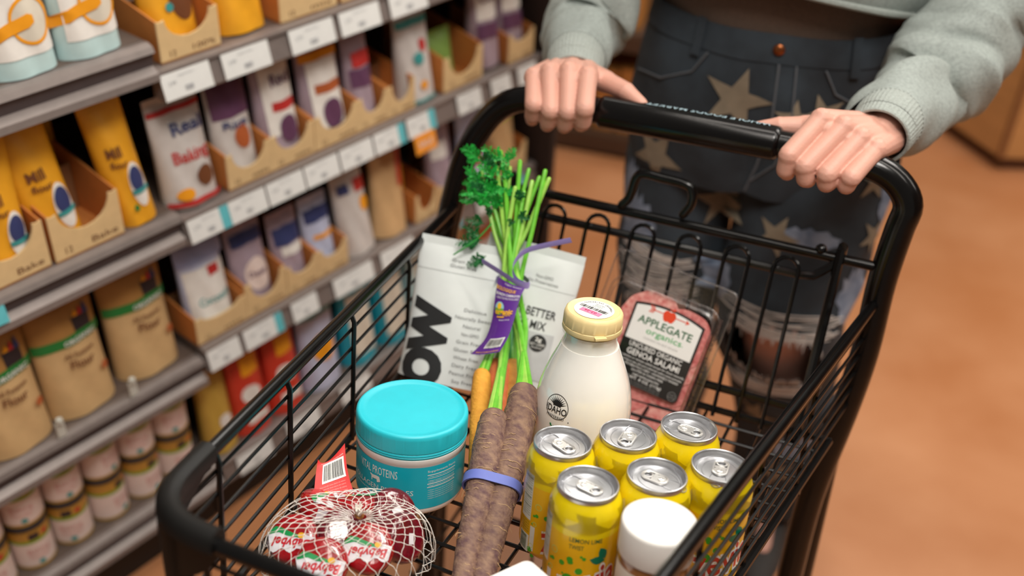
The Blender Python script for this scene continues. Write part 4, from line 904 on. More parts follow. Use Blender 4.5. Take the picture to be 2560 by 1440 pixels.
for Lg in (RLEG, LLEG): limb(mb, [Lg[-1], V((Lg[-1].x, Lg[-1].y - .05, .045)), V((Lg[-1].x, Lg[-1].y - .11, .032))], [.033, .030, .022], 12)
body = remesh(mb, 'body', .007, M_skin, 2)
me = body.data; vs = [v.co.copy() for v in me.vertices]; fs = [tuple(p.vertices) for p in me.polygons]; bpy.data.objects.remove(body)
mb = MB(); mb.add(vs, fs)
for a, b in hv: mb.add(a, b)
person = thing('person', 'person in grey sweatshirt and ripped star print jeans, both hands on the cart handle', 'person', MX.Translation((PX, PY, 0)))
PI_ = person.matrix_world.inverted()
def pbuild(mb, name, m, parent=person, label=None, sharp=0): return mb.build(name, m, parent, label, sharp, local=PI_)
body = pbuild(mb, 'body', M_skin)
mb = MB(); mb.grid(lambda u, v: V((PX + .082 * math.cos(2 * PI * u) * math.sin(PI * (.02 + v * .6)), PY + .012 + .1 * math.sin(2 * PI * u) * math.sin(PI * (.02 + v * .6)), 1.605 + .125 * math.cos(PI * (.02 + v * .6)) + .03 * math.sin(2 * PI * u) * -1 * v)), 32, 14, closed_u=True)
mb.grid(lambda u, v: V((PX + .085 * math.cos(PI * u) * (1 - .15 * v), PY + .02 + .09 * math.sin(PI * u), 1.60 - .24 * v)), 24, 8); pbuild(mb, 'hair', mat('brown_hair', (62, 42, 32), .5, var=.3, scale=30, stretch=(20, 20, 1)))
# sweatshirt
M_sw = mat('grey_marl_fleece', (156, 164, 160), .9, var=.16, scale=260, detail=4, bump=.35, bscale=500)
M_rib = mat('grey_rib_knit', (160, 167, 162), .9, var=.12, scale=400, bump=.5, bscale=300, stretch=(1, 1, 1))
def sleeve(path, radii, nv, seed, knots):
    P = cr(path, 12); n = len(P); rd = random.Random(seed); ph = [rd.random() * 6 for _ in range(8)]
    mb = MB(); mb.tube(P, 1, 56, caps=False); N = 56
    for i in range(n):
        t = i / (n - 1); R = interp([k / (len(radii) - 1) for k in range(len(radii))], radii, t)
        for k in range(N):
            j = i * N + k; d = mb.v[j] - P[i]; a = 2 * PI * k / N
            w = 0
            for (kt, amp, wid, fr, ix) in knots: w += amp * math.exp(-((t - kt - .05 * math.sin(a * fr + ph[ix])) / wid) ** 2) * (.75 + .35 * math.sin(a * 2 + ph[ix + 1]))
            w += .0035 * math.sin(a * 3 + t * 14 + ph[2]) * min(1, t * 5) + .0028 * math.sin(a * 5 - t * 22 + ph[3]) * min(1, t * 5)
            mb.v[j] = P[i] + d * (R + w)
    return mb
mb = sleeve(RP[1:], [.0395, .050, .066, .072, .066, .066, .070, .078, .08], 0, 4, [(.055, .012, .022, 1, 0), (.13, .012, .03, 2, 1), (.20, -.009, .02, 1, 2), (.27, .010, .03, 1, 3), (.36, -.007, .02, 2, 1), (.45, .006, .03, 1, 2)])
mb2 = mb
mb = sleeve(LP[1:], [.0385, .046, .056, .058, .062, .066, .072, .078, .08], 0, 9, [(.06, .009, .022, 1, 0), (.14, -.008, .018, 1, 1), (.19, .009, .025, 1, 2), (.27, -.008, .02, 2, 3), (.34, .007, .03, 1, 1)])
for z in (mb2,): mb.add(z.v, z.f)
HEM = 1.062
def torso(u, v):
    a = 2 * PI * u; z = lerp(HEM, 1.43, v); front = max(0, -math.sin(a))
    rx = interp([0, .06, .12, .35, .7, .9, 1], [.196, .203, .205, .20, .198, .17, .09], v) + .006 * math.sin(a * 7 + 2) * max(0, 1 - v * 3) + .004 * math.sin(a * 4 + v * 9)
    ry = interp([0, .06, .12, .35, .7, .9, 1], [.150, .158, .160, .155, .150, .125, .08], v) + .005 * math.sin(a * 5) * max(0, 1 - v * 3)
    return V((PX + rx * math.cos(a), PY + ry * math.sin(a), z + .020 * max(0, -math.cos(a)) * (1 - v) * 0 + .028 * front * (1 - v) ** 2 - .035 * max(0, math.cos(a - .35)) ** 2 * (1 - v) ** 2 + .006 * math.sin(a * 3 + 1) * (1 - v) ** 2))
mb.grid(torso, 80, 30, closed_u=True)
def torso_in(u, v): p = torso(1 - u, v * .35); c = V((PX, PY, p.z)); return c + (p - c) * .965
mb.grid(torso_in, 80, 10, closed_u=True)
sw = pbuild(mb, 'sweatshirt', M_sw)
mb = MB(); mb.tube([torso(k / 80, 0) + V((0, 0, .004)) for k in range(80)], .0055, 8, closed=True); mb.build('hem_band', M_rib, sw, local=PI_)
def cuff(path, r0, r1):
    P = cr(path, 8); mb = MB(); n = len(P); N = 96; R = [lerp(r0, r1, i / (n - 1)) for i in range(n)]
    mb.tube(P, R, N, caps=False)
    for i in range(n):
        for k in range(N): j = i * N + k; mb.v[j] = P[i] + (mb.v[j] - P[i]) * (1 + (.012 if k % 2 else -.012))
    mb.tube([P[0] + (mb.v[k] - P[0]) * .97 for k in range(0, N, 2)], .0022, 6, closed=True); return mb
mb = cuff([RP[0], RP[0].lerp(RP[1], .5), RP[1], RP[1].lerp(RP[2], .35)], .0355, .041); mb.build('cuff', M_rib, sw, local=PI_)
mb = cuff([LP[0], LP[0].lerp(LP[1], .5), LP[1], LP[1].lerp(LP[2], .4)], .0345, .0395); mb.build('cuff', M_rib, sw, local=PI_)
# dark shirt tucked in
mb = MB(); mb.grid(lambda u, v: V((PX + (.172 + .006 * v + .003 * math.sin(6 * PI * u)) * math.cos(2 * PI * u), PY + .006 + (.118 + .008 * v + .003 * math.sin(10 * PI * u)) * math.sin(2 * PI * u), 1.005 + .14 * v)), 60, 8, closed_u=True)
pbuild(mb, 'undershirt', mat('brown_jersey', (96, 76, 64), .9, var=.1, scale=200))
# jeans
M_den = mat('washed_dark_denim', (54, 64, 73), .85, var=.3, scale=14, detail=8, rgb2=(30, 36, 42), bump=.3, bscale=900)
M_dlt = mat('pale_worn_denim', (150, 162, 182), .9, var=.2, scale=40, detail=6, rgb2=(96, 112, 136)); M_star = mat('tan_star_print', (134, 122, 104), .9, var=.1, scale=60)
M_thr = mat('frayed_white_thread', (200, 192, 186), .9)
def hips(u, v):
    a = 2 * PI * u; z = lerp(.775, 1.027, v)
    rx = interp([0, .35, .7, 1], [.196, .204, .192, .178], v); ry = interp([0, .35, .7, 1], [.125, .132, .128, .122], v)
    cxx = lerp(-.062, -.063, v); k = .02 * math.exp(-((math.cos(a) / .12) ** 2)) * (1 - v) * (1 if math.sin(a) < 0 else .5)
    return V((cxx + rx * math.cos(a), PY + .002 + (ry + .003 * math.sin(7 * a + 9 * v)) * math.sin(a) + (k if math.sin(a) < 0 else -k), z))
def legfn(Lg, rad, seed):
    P = cr(Lg, 8); n = len(P); ph = seed * 1.7
    def f(u, v):
        i = min(n - 1.001, v * (n - 1)); k = int(i); c = P[k].lerp(P[k + 1], i - k); a = 2 * PI * u; R = interp([q / (len(rad) - 1) for q in range(len(rad))], rad, v)
        R *= 1 + .03 * math.sin(3 * a + 8 * v + ph) + .035 * math.sin(2 * a - 26 * v + ph) * min(1, v * 2) + .02 * math.sin(5 * a + 34 * v)
        return V((c.x + R * math.cos(a), c.y + R * 1.0 * math.sin(a), c.z))
    return f
legs = ((legfn(RLEG, [.116, .110, .104, .094, .090, .088], 1), (.0, .0), 'r'), (legfn(LLEG, [.094, .090, .088, .082, .080, .078], 2), (.0, .0), 'l'))
rj = random.Random(8); jag = [rj.uniform(-.012, .012) for _ in range(200)]
holes = {'r': [(.735, .135, .415, .075)], 'l': [(.76, .13, .42, .055)]}
frays = {'r': [(.735, .165, .325, .028), (.74, .14, .52, .02)], 'l': [(.72, .15, .30, .05), (.74, .13, .35, .016)]}
mb = MB(); mb.grid(hips, 72, 20, closed_u=True)
thr = MB()
for f, _, key in legs:
    def skip(u, v):
        for (cu, du, cv, dv) in holes[key]:
            j = jag[int(u * 96) % 200]
            if abs(u - cu) < du and abs(v - cv) < dv * (1 - ((u - cu) / du) ** 4) ** .5 + j: return True
        return False
    mb.grid(f, 96, 110, closed_u=True, skip=skip)
    for (cu, du, cv, dv) in holes[key]:
        for k in range(60):
            u = cu + rj.uniform(-du, du) * .95; e = dv * max(.05, 1 - ((u - cu) / du) ** 4) ** .5
            for s in (-1, 1):
                v0 = cv + s * e; p = f(u, v0); q = f(u + rj.uniform(-.012, .012), v0 - s * rj.uniform(.006, .03)); c = V((p.x, p.y, p.z)); thr.tube([p, p.lerp(q, .5) + V((rj.uniform(-.002, .002), -.003, 0)), q + V((0, -.002, 0))], .0008, 4)
    for (cu, du, cv, dv) in frays[key]:
        for k in range(int(480 * dv) + 8):
            v0 = cv + rj.uniform(-dv, dv); u0 = cu - du * rj.uniform(.3, 1); u1 = cu + du * rj.uniform(.3, 1)
            ax_ = f(.25, v0).lerp(f(.75, v0), .5)
            thr.tube([ax_ + (f(lerp(u0, u1, t), v0 + .004 * math.sin(t * 5 + k)) - ax_) * 1.022 for t in [q / 7 for q in range(8)]], rj.uniform(.0006, .0014), 4)
jeans_mb = mb
bvh = BVHTree.FromPolygons([tuple(v) for v in mb.v], mb.f)
def on_cloth(mbx, mi, px, py, shp, off=.0022, step=.012):
    hit = bvh.ray_cast(CAM, ray(px, py).normalized())
    if hit[0] is None: return
    c, n = hit[0], hit[1]
    if n.dot(ray(px, py)) > 0: n = -n
    ex_ = V((0, 0, 1)).cross(n).normalized(); ey_ = n.cross(ex_)
    def f(x, y):
        p = c + ex_ * x + ey_ * y; h = bvh.ray_cast(p + n * .05, -n, .2)
        if h[0] is None: return p
        return h[0] + n * off
    poly(mbx, shp, f, mi, step)
for x, y, r, a in ((1840, 250, .052, .2), (2045, 95, .034, .1), (1640, 385, .050, .5), (1800, 500, .045, 0), (1940, 590, .036, .3), (2055, 290, .034, .9), (2190, 450, .035, .2), (1890, 1030, .040, .3), (1985, 300, .03, 0), (1850, 890, .04, .4), (1940, 1180, .035, .8), (1630, 1100, .03, .2), (2180, 590, .03, .7)):
    on_cloth(mb, 2, x, y, star(0, 0, r, a, .40))
pxw = [(2190, 620, .034, .06), (2215, 520, .022, .05), (1590, 560, .035, .05), (1575, 470, .02, .05), (2130, 740, .03, .05), (1960, 940, .06, .022), (1800, 690, .03, .035), (1990, 1120, .04, .03), (2010, 600, .05, .018)]
for x, y, a, b in pxw: on_cloth(mb, 1, x, y, [(p * (1 + .15 * math.sin(k * 2.1)), q * (1 + .2 * math.sin(k * 3.3))) for k, (p, q) in enumerate(circ(0, 0, a, b, 26))], .0014)
# waistband, fly and pocket seams
for (u0, u1, v0, v1, o) in ((.0, 1.0, .84, 1.0, 1.012),):
    mb.grid(lambda u, v: (lambda p: V((-.063 + (p.x + .063) * o, PY + (p.y - PY) * o, p.z)))(hips(u, lerp(v0, v1, v))), 72, 4, 0, closed_u=True)
jn = pbuild(mb, 'jeans', [M_den, M_dlt, M_star], label='dark ripped jeans with pale star patches', sharp=60)
thr.build('frayed_threads', M_thr, jn, local=PI_)
mb = MB()
def hp(u, v, o=1.02): p = hips(u, v); return V((-.063 + (p.x + .063) * o, PY + (p.y - PY) * o, p.z))
mb.tube([hp(.765, .84), hp(.768, .5), hp(.76, .2), hp(.752, .02)], .0018, 6); mb.tube([hp(.785, .84), hp(.79, .5), hp(.78, .25), hp(.757, .1)], .0016, 6)
for s in (-1, 1): mb.tube([hp(.75 + s * .07, .83), hp(.75 + s * .085, .70), hp(.75 + s * .13, .60), hp(.75 + s * .19, .56)], .0016, 6)
mb.build('seam', mat('grey_seam_thread', (92, 96, 102), .9), jn, local=PI_)
for u in (.665, .855, .92):
    mb = MB(); mb.grid(lambda a, v: hp(u + (a - .5) * .012, lerp(.80, 1.02, v), 1.045), 3, 6); mb.grid(lambda a, v: hp(u + (.5 - a) * .012, lerp(.80, 1.02, v), 1.035), 3, 6); mb.build('belt_loop', M_den, jn, local=PI_)
mb = MB(); b0 = hp(.762, .92, 1.03); mb.ball(b0, (.0085, .004, .0085)); mb.build('button', mat('copper_button', (150, 88, 52), .35, .9), jn, local=PI_)
for Lg in (RLEG, LLEG):
    e = Lg[-1]; mb = MB()
    pr = [(e.x + (.043 + .006 * math.sin(max(0, t) * 3)) * math.cos(a), e.y - .055 + .125 * math.sin(a)) for a in [2 * PI * k / 32 for k in range(32)] for t in (math.sin(a),)]
    mb.prism(pr, .0, .022); mb.grid(lambda u, v: V((e.x + (.044 - .012 * v) * math.cos(2 * PI * u), e.y - .055 + .05 * v * v + (.122 - .075 * v) * math.sin(2 * PI * u), .02 + .075 * v - .03 * v * max(0, -math.sin(2 * PI * u)))), 36, 8, closed_u=True)
    pbuild(mb, 'shoe', mat('charcoal_canvas_shoe', (58, 54, 52), .8))

# ------------------------------------------------------------------ gondola shelves
M_lip = mat('grey_shelf_metal', (136, 126, 122), .42, .35, var=.06); M_lipd = mat('dark_shelf_channel', (84, 76, 78), .5, .2); M_deck = mat('brown_shelf_metal', (92, 78, 70), .6); M_back = mat('dark_brown_panel', (52, 38, 32), .8)
LEV = {'A': [(.165, 'base'), (.410, 'lower'), (.692, 'middle'), (.966, 'top')], 'B': [(.160, 'base'), (.425, 'lower'), (.682, 'middle'), (.925, 'top')]}
XR = {'A': (-1.0, -.004), 'B': (.0, .905)}
for bay in 'AB':
    u0, u1 = XR[bay]
    for z, nm in LEV[bay]:
        t = thing('shelf', ('left' if bay == 'A' else 'right') + ' bay ' + nm + ' shelf with grey metal ' + ('lip' if bay == 'A' else 'price strip'), 'shelf', sloc(u0, 0, z))
        w = u1 - u0; mb = MB(); mb.box((w / 2, .22, -.012), (w, .40, .024)); mb.build('shelf_deck', M_deck, t)
        mb = MB()
        if bay == 'A': pf = [(.022, -.001), (.010, .0), (.0, -.004), (-.004, -.012), (.002, -.016), (.006, -.034), (.0, -.038), (-.006, -.042), (-.008, -.052), (.0, -.056), (.022, -.054)]
        else: pf = [(.022, -.001), (.008, .0), (.0, -.003), (-.001, -.008), (.004, -.010), (-.006, -.046), (-.004, -.049), (.022, -.046)]
        n = len(pf); mb.add([(x, a, b) for x in (0, w) for a, b in pf], [(i, (i + 1) % n, n + (i + 1) % n, n + i)[::-1] for i in range(n)] + [tuple(range(n)), tuple(range(n, 2 * n))[::-1]])
        if bay == 'A': mb.m[4] = 1; mb.m[3] = 1
        mb.build('shelf_lip', [M_lip, M_lipd], t, sharp=25)
    mb = MB(); mb.box(((u0 + u1) / 2, .44, .85), (u1 - u0, .03, 1.66)); o = mb.build('back_panel', M_back); o.matrix_world = SM; tag(o, ('left' if bay == 'A' else 'right') + ' bay dark brown back panel behind the shelves', 'panel')
for u, lab in ((-.002, 'dark slotted post between the two shelf bays'), (.918, 'dark brown end post at the far end of the shelves')):
    mb = MB()
    if u > .5: mb.box((u + .012, .20, .85), (.022, .46, 1.7), rad=.008)
    else: mb.box((u, .42, .85), (.03, .04, 1.7))
    o = mb.build('shelf_post', M_back); o.matrix_world = SM; tag(o, lab, 'shelf post')
for bay in 'AB':
    u0, u1 = XR[bay]; mb = MB(); mb.box(((u0 + u1) / 2, .05, .05), (u1 - u0, .02, .1)); o = mb.build('kick_plate', mat('black_kick_plate', (26, 22, 22), .6)); o.matrix_world = SM; tag(o, ('left' if bay == 'A' else 'right') + ' bay black kick plate under the bottom shelf', 'kick plate')

# price tags
M_tagw = mat('price_card', (226, 228, 226), .45, var=.02); M_tagt = mat('teal_card', (96, 186, 196), .45); M_tago = mat('orange_card', (236, 150, 50), .45); M_tagi = mat('tag_gray_ink', (160, 162, 166), .5)
def price_tag(u, z, w, teal, lab, k, orange=False, h=.038, group='price tags on the shelf edges'):
    t = thing('price_tag', lab, 'price tag', sloc(u, -.004, z, 0, math.radians(-14)), group)
    mb = MB(); mb.box((0, -.0012, 0), (w, .0016, h)); fn = lambda x, y: V((x, -.0022, y))
    if teal: poly(mb, rect(w / 2 - .017, -h / 2, w / 2, h / 2), fn, 1)
    rd = random.Random(k)
    text(mb, rd.choice(('3.99', '4.49', '5.99', '2.79', '6.29')), lambda x, y: V((x, -.0025, y)), 2, -w * .30, .004, .006, w * .15); barcode(mb, lambda x, y: V((x, -.0025, y)), 2, -w * .08, -.012, w * .10, -.004, seed=k)
    text(mb, 'organic flour', lambda x, y: V((x, -.0025, y)), 2, -.0, .0125, .003, w * .34); mb.build('tag_card', [M_tagw, M_tagt, M_tagi], t)
    if orange: mb = MB(); mb.box((0, -.003, -h / 2 - .017), (w * .75, .0012, .036)); text(mb, 'SALE', lambda x, y: V((x, -.0045, y)), 1, 0, -h / 2 - .017, .012, w * .5); mb.build('sale_card', [M_tago, M_tagw], t, label='orange sale card')
    return t
ordn = ['nearest', 'second', 'third', 'fourth', 'fifth', 'sixth', 'seventh', 'eighth', 'ninth', 'tenth', 'eleventh']
def tagrow(z, name, lst):
    for k, (u, w, teal, *o) in enumerate(lst):
        price_tag(u, z, w, teal, ('white and teal' if teal else 'white') + ' price tag on ' + name + ' edge, ' + ordn[k] + ' from left' + (', orange card below' if o else ''), k * 7 + int(z * 100), bool(o))
tagrow(.898, 'top right bay', [(.040, .084, 0), (.148, .088, 0), (.280, .092, 0), (.385, .090, 0), (.500, .09, 0)])
tagrow(.655, 'middle right bay', [(.043, .078, 1), (.120, .074, 0), (.200, .078, 0), (.281, .076, 0), (.363, .078, 0), (.446, .078, 1), (.530, .075, 1, 1), (.668, .07, 0), (.765, .06, 0), (.850, .06, 0)])
tagrow(.398, 'lower right bay', [(.036, .066, 0), (.122, .086, 1), (.218, .060, 0), (.340, .10, 0), (.46, .09, 0), (.60, .09, 1), (.74, .08, 0), (.83, .06, 1)])
tagrow(.133, 'bottom right bay', [(.070, .08, 0), (.19, .08, 0), (.33, .08, 0)])
price_tag(-.33, .668, .07, 1, 'white and teal price tag on left bay middle shelf lip at the picture edge', 99, h=.03)

# products
def colr(n, c, **k): return mat(n, c, k.pop('rough', .45), **k)
K_or = colr('orange_kraft_board', (196, 122, 58), rough=.7); K_cream = colr('cream_printed_board', (222, 192, 142), rough=.65); K_in = colr('kraft_inner_board', (140, 96, 60), rough=.8)
P_yel = colr('amber_yellow_bag', (232, 164, 36), bump=.5, bscale=14); P_wh = colr('white_bag_film', (204, 198, 194), rough=.3, bump=.4, bscale=14); P_aq = colr('pale_aqua_bag', (186, 212, 212), rough=.35, bump=.3, bscale=12); P_kr = colr('kraft_paper_bag', (206, 170, 120), rough=.75, bump=.3, bscale=12); P_lil = colr('clear_lilac_bag', (166, 148, 160), rough=.25, bump=.5, bscale=14)
P_tan = colr('tan_grain_bag', (212, 174, 126), rough=.35, bump=.6, bscale=40); P_red = colr('red_bag', (206, 62, 44), rough=.35, bump=.4, bscale=14); P_teal = colr('teal_bag', (30, 150, 170), rough=.35, bump=.3, bscale=14); P_bl = colr('blue_white_bag', (190, 196, 222), rough=.3, bump=.4, bscale=14); P_ol = colr('mustard_bag', (196, 158, 70), rough=.4, bump=.4, bscale=14)
I_red = colr('crimson_print', (190, 50, 48)); I_pur = colr('plum_print', (98, 62, 92)); I_nav = colr('navy_print', (52, 62, 108)); I_grn = colr('green_print', (36, 122, 56)); I_or = colr('orange_print', (238, 158, 30)); I_br = colr('brown_print', (110, 66, 40)); I_wh = colr('white_print_ink', (232, 228, 222)); I_tl = colr('teal_print', (60, 150, 150)); I_blk = colr('black_print', (48, 40, 44)); I_bowl = colr('oat_print', (214, 206, 190)); I_rust = colr('rust_print', (176, 92, 50)); I_pk = colr('pink_label', (228, 208, 200))
def bag(u, v, z, w, h, d, m, label, deco, rz=0, rx=-4, ry=0, seal=True, name='food_bag', cat='bag of food', group=None, part='print'):
    t = thing(name, label, cat, sloc(u, v + d / 2, z, math.radians(rz), math.radians(rx), math.radians(ry)), group)
    pouch(t, w, h, d, m, 'bag_body', seal=seal, wav=.004)
    if deco:
        mb = MB(); mats = []
        for i, (kind, mm, *a) in enumerate(deco):
            if mm not in mats: mats.append(mm)
            f = onpouch(w, h, d, .0008 + .0007 * i, .004); mi = mats.index(mm)
            if kind == 'r': poly(mb, rect(*[q * (w if j % 2 == 0 else h) for j, q in enumerate(a)]), f, mi, .0045)
            elif kind == 'c': poly(mb, circ(a[0] * w, a[1] * h, a[2] * w, a[3] * h), f, mi, .006)
            elif kind == 'o':
                n = 28; put(mb, circ(a[0] * w, a[1] * h, a[2] * w, a[3] * h, n) + circ(a[0] * w, a[1] * h, a[2] * w * .86, a[3] * h * .86, n), [(q, (q + 1) % n, n + (q + 1) % n, n + q) for q in range(n)], f, mi)
            elif kind == 'p': poly(mb, [(p * w, q * h) for p, q in a[0]], f, mi, .02)
            elif kind == 't': text(mb, a[0], f, mi, a[1] * w, a[2] * h, a[3] * h, a[4] * w, bold=.02, step=.02, rot=a[5] if len(a) > 5 else 0)
        mb.build(part, mats, t)
    return t
def tray(u, z, w, d, hb, label, marks='Best', v=.012, depth=None, rz=0, cut=.5, col=None):
    t = thing('display_tray', label, 'display tray', sloc(u, v, z + .0005, math.radians(rz)))
    mb = MB(); th = .003; hw = w / 2
    prof = [(-hw, 0), (hw, 0), (hw, hb)] + [(hw * .86, hb * .97)] + [(hw * .74 * math.cos(a), hb * (1 - (1 - cut) * 1.0) + hb * (1 - cut) * (1 - math.sin(a)) * 1.0 - 0) for a in [PI * (.5 - .5 * math.cos(PI * k / 14)) for k in range(15)]] + [(-hw * .86, hb * .97), (-hw, hb)]
    mb.prism(prof, 0, th, 0, MX(((1, 0, 0, 0), (0, 0, 1, 0), (0, 1, 0, 0), (0, 0, 0, 1)))); mb.build('tray_front', [col or K_cream], t, label='cream printed scalloped front')
    mb = MB()
    for s in (-1, 1): mb.prism([(th, 0), (d, 0), (d, hb * 1.5), (d * .5, hb * 1.25), (th, hb)], -th / 2, th / 2, 0, MX(((0, 0, 1, s * (hw - th / 2)), (1, 0, 0, 0), (0, 1, 0, 0), (0, 0, 0, 1))))
    mb.box((0, d / 2, th / 2), (w, d, th)); mb.build('tray_sides', K_or, t, label='orange brown cardboard sides')
    mb = MB(); mb.box((0, d * .55, hb * .55), (w * .92, .003, hb * 1.0)); mb.build('tray_divider', K_in, t)
    mb = MB(); f = lambda x, y: V((x, -.0006, y)); text(mb, marks, f, 0, w * .22, hb * .20, hb * .14, w * .38); text(mb, '12', f, 0, -w * .3, hb * .2, hb * .14, w * .1)
    mb.build('tray_print', I_br, t); return t
zA = {n: z for z, n in LEV['A']}; zB = {n: z for z, n in LEV['B']}
# top shelf
swoosh = lambda: [('p', I_or, [(-.5, .29), (-.2, .34), (.12, .375), (.2, .36), (.2, .315), (.1, .29), (-.2, .265), (-.5, .21)]), ]
for k, (u, lab) in enumerate(((-.172, 'pale bag with orange spoon and bowl print, left of the pair on top shelf'), (-.076, 'pale bag with orange spoon and bowl print, right of the pair on top shelf'), (-.27, 'pale bag with orange spoon and bowl print at the edge of the picture'))):
    bag(u, .014, zA['top'], .092, .21, .055, P_aq, lab, [('r', I_wh, -.4, .12, .5, .96), ('c', I_bowl, .16, .33, .28, .135), ('o', I_or, .16, .33, .31, .15)] + swoosh() + [('t', I_or, 'oats', -.1, .80, .12, .6)], rx=-3, group='oat bags on the top shelf')
bag(.066, .03, zB['top'], .088, .19, .06, P_yel, 'amber bag with green logo in first scalloped tray, top right bay', [('c', I_br, .18, .42, .26, .2), ('o', I_grn, .0, .76, .22, .10), ('c', I_tl, -.1, .34, .07, .035)], rx=-5)
tray(.066, zB['top'], .104, .16, .062, 'first scalloped cardboard tray at left end of top right bay', '100%')
bag(.178, .018, zB['top'], .092, .19, .07, P_yel, 'amber bag with green dots standing free on top right bay', [('c', I_br, .16, .45, .25, .2), ('c', I_tl, -.05, .32, .07, .035), ('t', I_br, 'Granola', 0, .72, .08, .7)], rx=-6)
bag(.292, .03, zB['top'], .09, .19, .06, P_yel, 'amber bag in second tray of top right bay', [('c', I_br, .1, .5, .3, .2)], rx=-4); tray(.292, zB['top'], .118, .16, .062, 'second cardboard tray on top right bay, orange sided', 'mix', cut=.8)
bag(.42, .03, zB['top'], .09, .19, .06, P_tan, 'tan bag in third tray of top right bay', None, rx=-4); tray(.42, zB['top'], .118, .16, .062, 'third cardboard tray on top right bay', 'mix', cut=.8)
# middle shelf left
yel = lambda: [('c', I_wh, .22, .30, .20, .17), ('c', I_nav, .22, .34, .17, .10), ('r', I_tl, .02, .235, .42, .27), ('t', I_br, 'Mill', -.08, .58, .08, .34), ('t', I_br, 'flour', -.05, .49, .05, .4)]
bag(-.258, .016, zA['middle'] + .003, .075, .20, .06, P_yel, 'amber flour bag in the tray at far left of middle shelf', yel(), rx=-2, ry=2, group='amber flour bags')
tray(-.262, zA['middle'], .106, .2, .075, 'scalloped tray at far left of middle shelf', 'Bake', rz=2)
bag(-.170, .030, zA['middle'] + .003, .078, .205, .06, P_yel, 'amber flour bag with blue badge inside second tray of middle shelf', yel(), rx=-5, ry=-5, group='amber flour bags')
bag(-.128, .135, zA['middle'] + .003, .078, .20, .055, P_yel, 'amber flour bag at the back of second tray, in shadow', None, rx=-8, ry=3, group='amber flour bags')
tray(-.147, zA['middle'], .112, .2, .075, 'second scalloped tray on left middle shelf, holding amber bags', 'Bake', rz=1)
bag(-.052, .012, zA['middle'], .064, .205, .07, P_yel, 'amber flour bag standing free beside the shelf joint, middle shelf', yel() + [('c', I_grn, .0, .14, .06, .025)], rx=-4, ry=-6, rz=-14, group='amber flour bags')
# middle shelf right
bag(.046, .010, zB['middle'], .094, .165, .065, P_wh, 'white bag with red bands at left end of middle right bay', [('r', I_red, -.48, .90, .48, .95), ('t', I_red, 'Baking', .05, .50, .12, .7), ('t', I_nav, 'Real', .1, .76, .12, .6), ('c', I_br, .18, .27, .16, .1), ('r', I_red, -.48, .03, .48, .08), ('c', I_or, -.25, .15, .14, .06)], rx=-6)
def intray(u, w, m, h, lab, deco, tlab, cut=.45, tw=None, hb=.062, rx=-5):
    bag(u, .022, zB['middle'] + .004, w, h, .055, m, lab, deco, rx=rx); tray(u, zB['middle'], tw or w + .012, .16, hb, tlab, 'oats', cut=cut)
intray(.145, .078, P_wh, .165, 'white bag with plum spot in first tray of middle right bay', [('r', I_pur, -.45, .62, .45, .95), ('c', I_rust, .1, .42, .2, .12), ('t', I_nav, 'Rice', .0, .56, .08, .6), ('r', I_or, -.4, .03, .4, .09)], 'first scalloped tray of middle right bay, before white and plum bag')
intray(.236, .082, P_lil, .20, 'pink bag with crimson name band in second tray of middle right bay', [('r', I_wh, -.36, .22, .40, .86), ('r', I_red, -.2, .42, .38, .50), ('t', I_pur, 'Red', .1, .68, .10, .5), ('c', I_pur, .1, .26, .22, .12)], 'second scalloped tray of middle right bay, before pink bag')
intray(.337, .092, P_lil, .19, 'brown and white bag with orange cap band in third tray of middle right bay', [('r', I_or, -.45, .74, .45, .82), ('r', I_wh, -.36, .12, .36, .74), ('r', I_rust, -.26, .44, .36, .53), ('c', I_pur, .06, .24, .24, .14)], 'third scalloped tray of middle right bay')
intray(.425, .060, P_lil, .165, 'slim plum and red bag in fourth tray of middle right bay', [('r', I_pur, -.42, .40, .42, .60), ('r', I_red, -.3, .62, .4, .78)], 'fourth scalloped tray of middle right bay', tw=.074)
tray(.497, zB['middle'], .068, .16, .062, 'fifth scalloped tray of middle right bay, nearly empty', 'oats', cut=.4)
bag(.560, .012, zB['middle'], .086, .17, .06, P_wh, 'white bag with teal band standing free in middle right bay', [('r', I_tl, -.46, .84, .46, .92), ('c', I_red, .15, .62, .12, .07), ('c', I_tl, -.05, .50, .14, .07), ('r', I_tl, -.4, .02, .4, .05), ('c', I_or, .0, .2, .1, .05)], rx=-5)
bag(.665, .05, zB['middle'] + .003, .07, .085, .05, colr('green_bag', (120, 150, 70)), 'low green bag lying inside the wide tray, middle right bay', None, rx=-4)
tray(.668, zB['middle'], .112, .16, .070, 'wide scalloped tray toward far end of middle right bay', 'oats', cut=.35)
for k, u in enumerate((.770, .848)):
    bag(u, .022, zB['middle'] + .004, .074, .215, .06, P_lil, ('tall plum and white bag left of the pair at far end of middle right bay', 'tall plum and white bag right of the pair at far end of middle right bay')[k], [('r', I_wh, -.4, .45, .4, .9), ('t', I_pur, 'Chia', 0, .66, .1, .6), ('r', I_pur, -.42, .28, .42, .42)], rx=-4, group='tall plum bags')
    if k: tray(u, zB['middle'], .082, .16, .060, 'last tray at far end of middle right bay', 'oats', cut=.7)
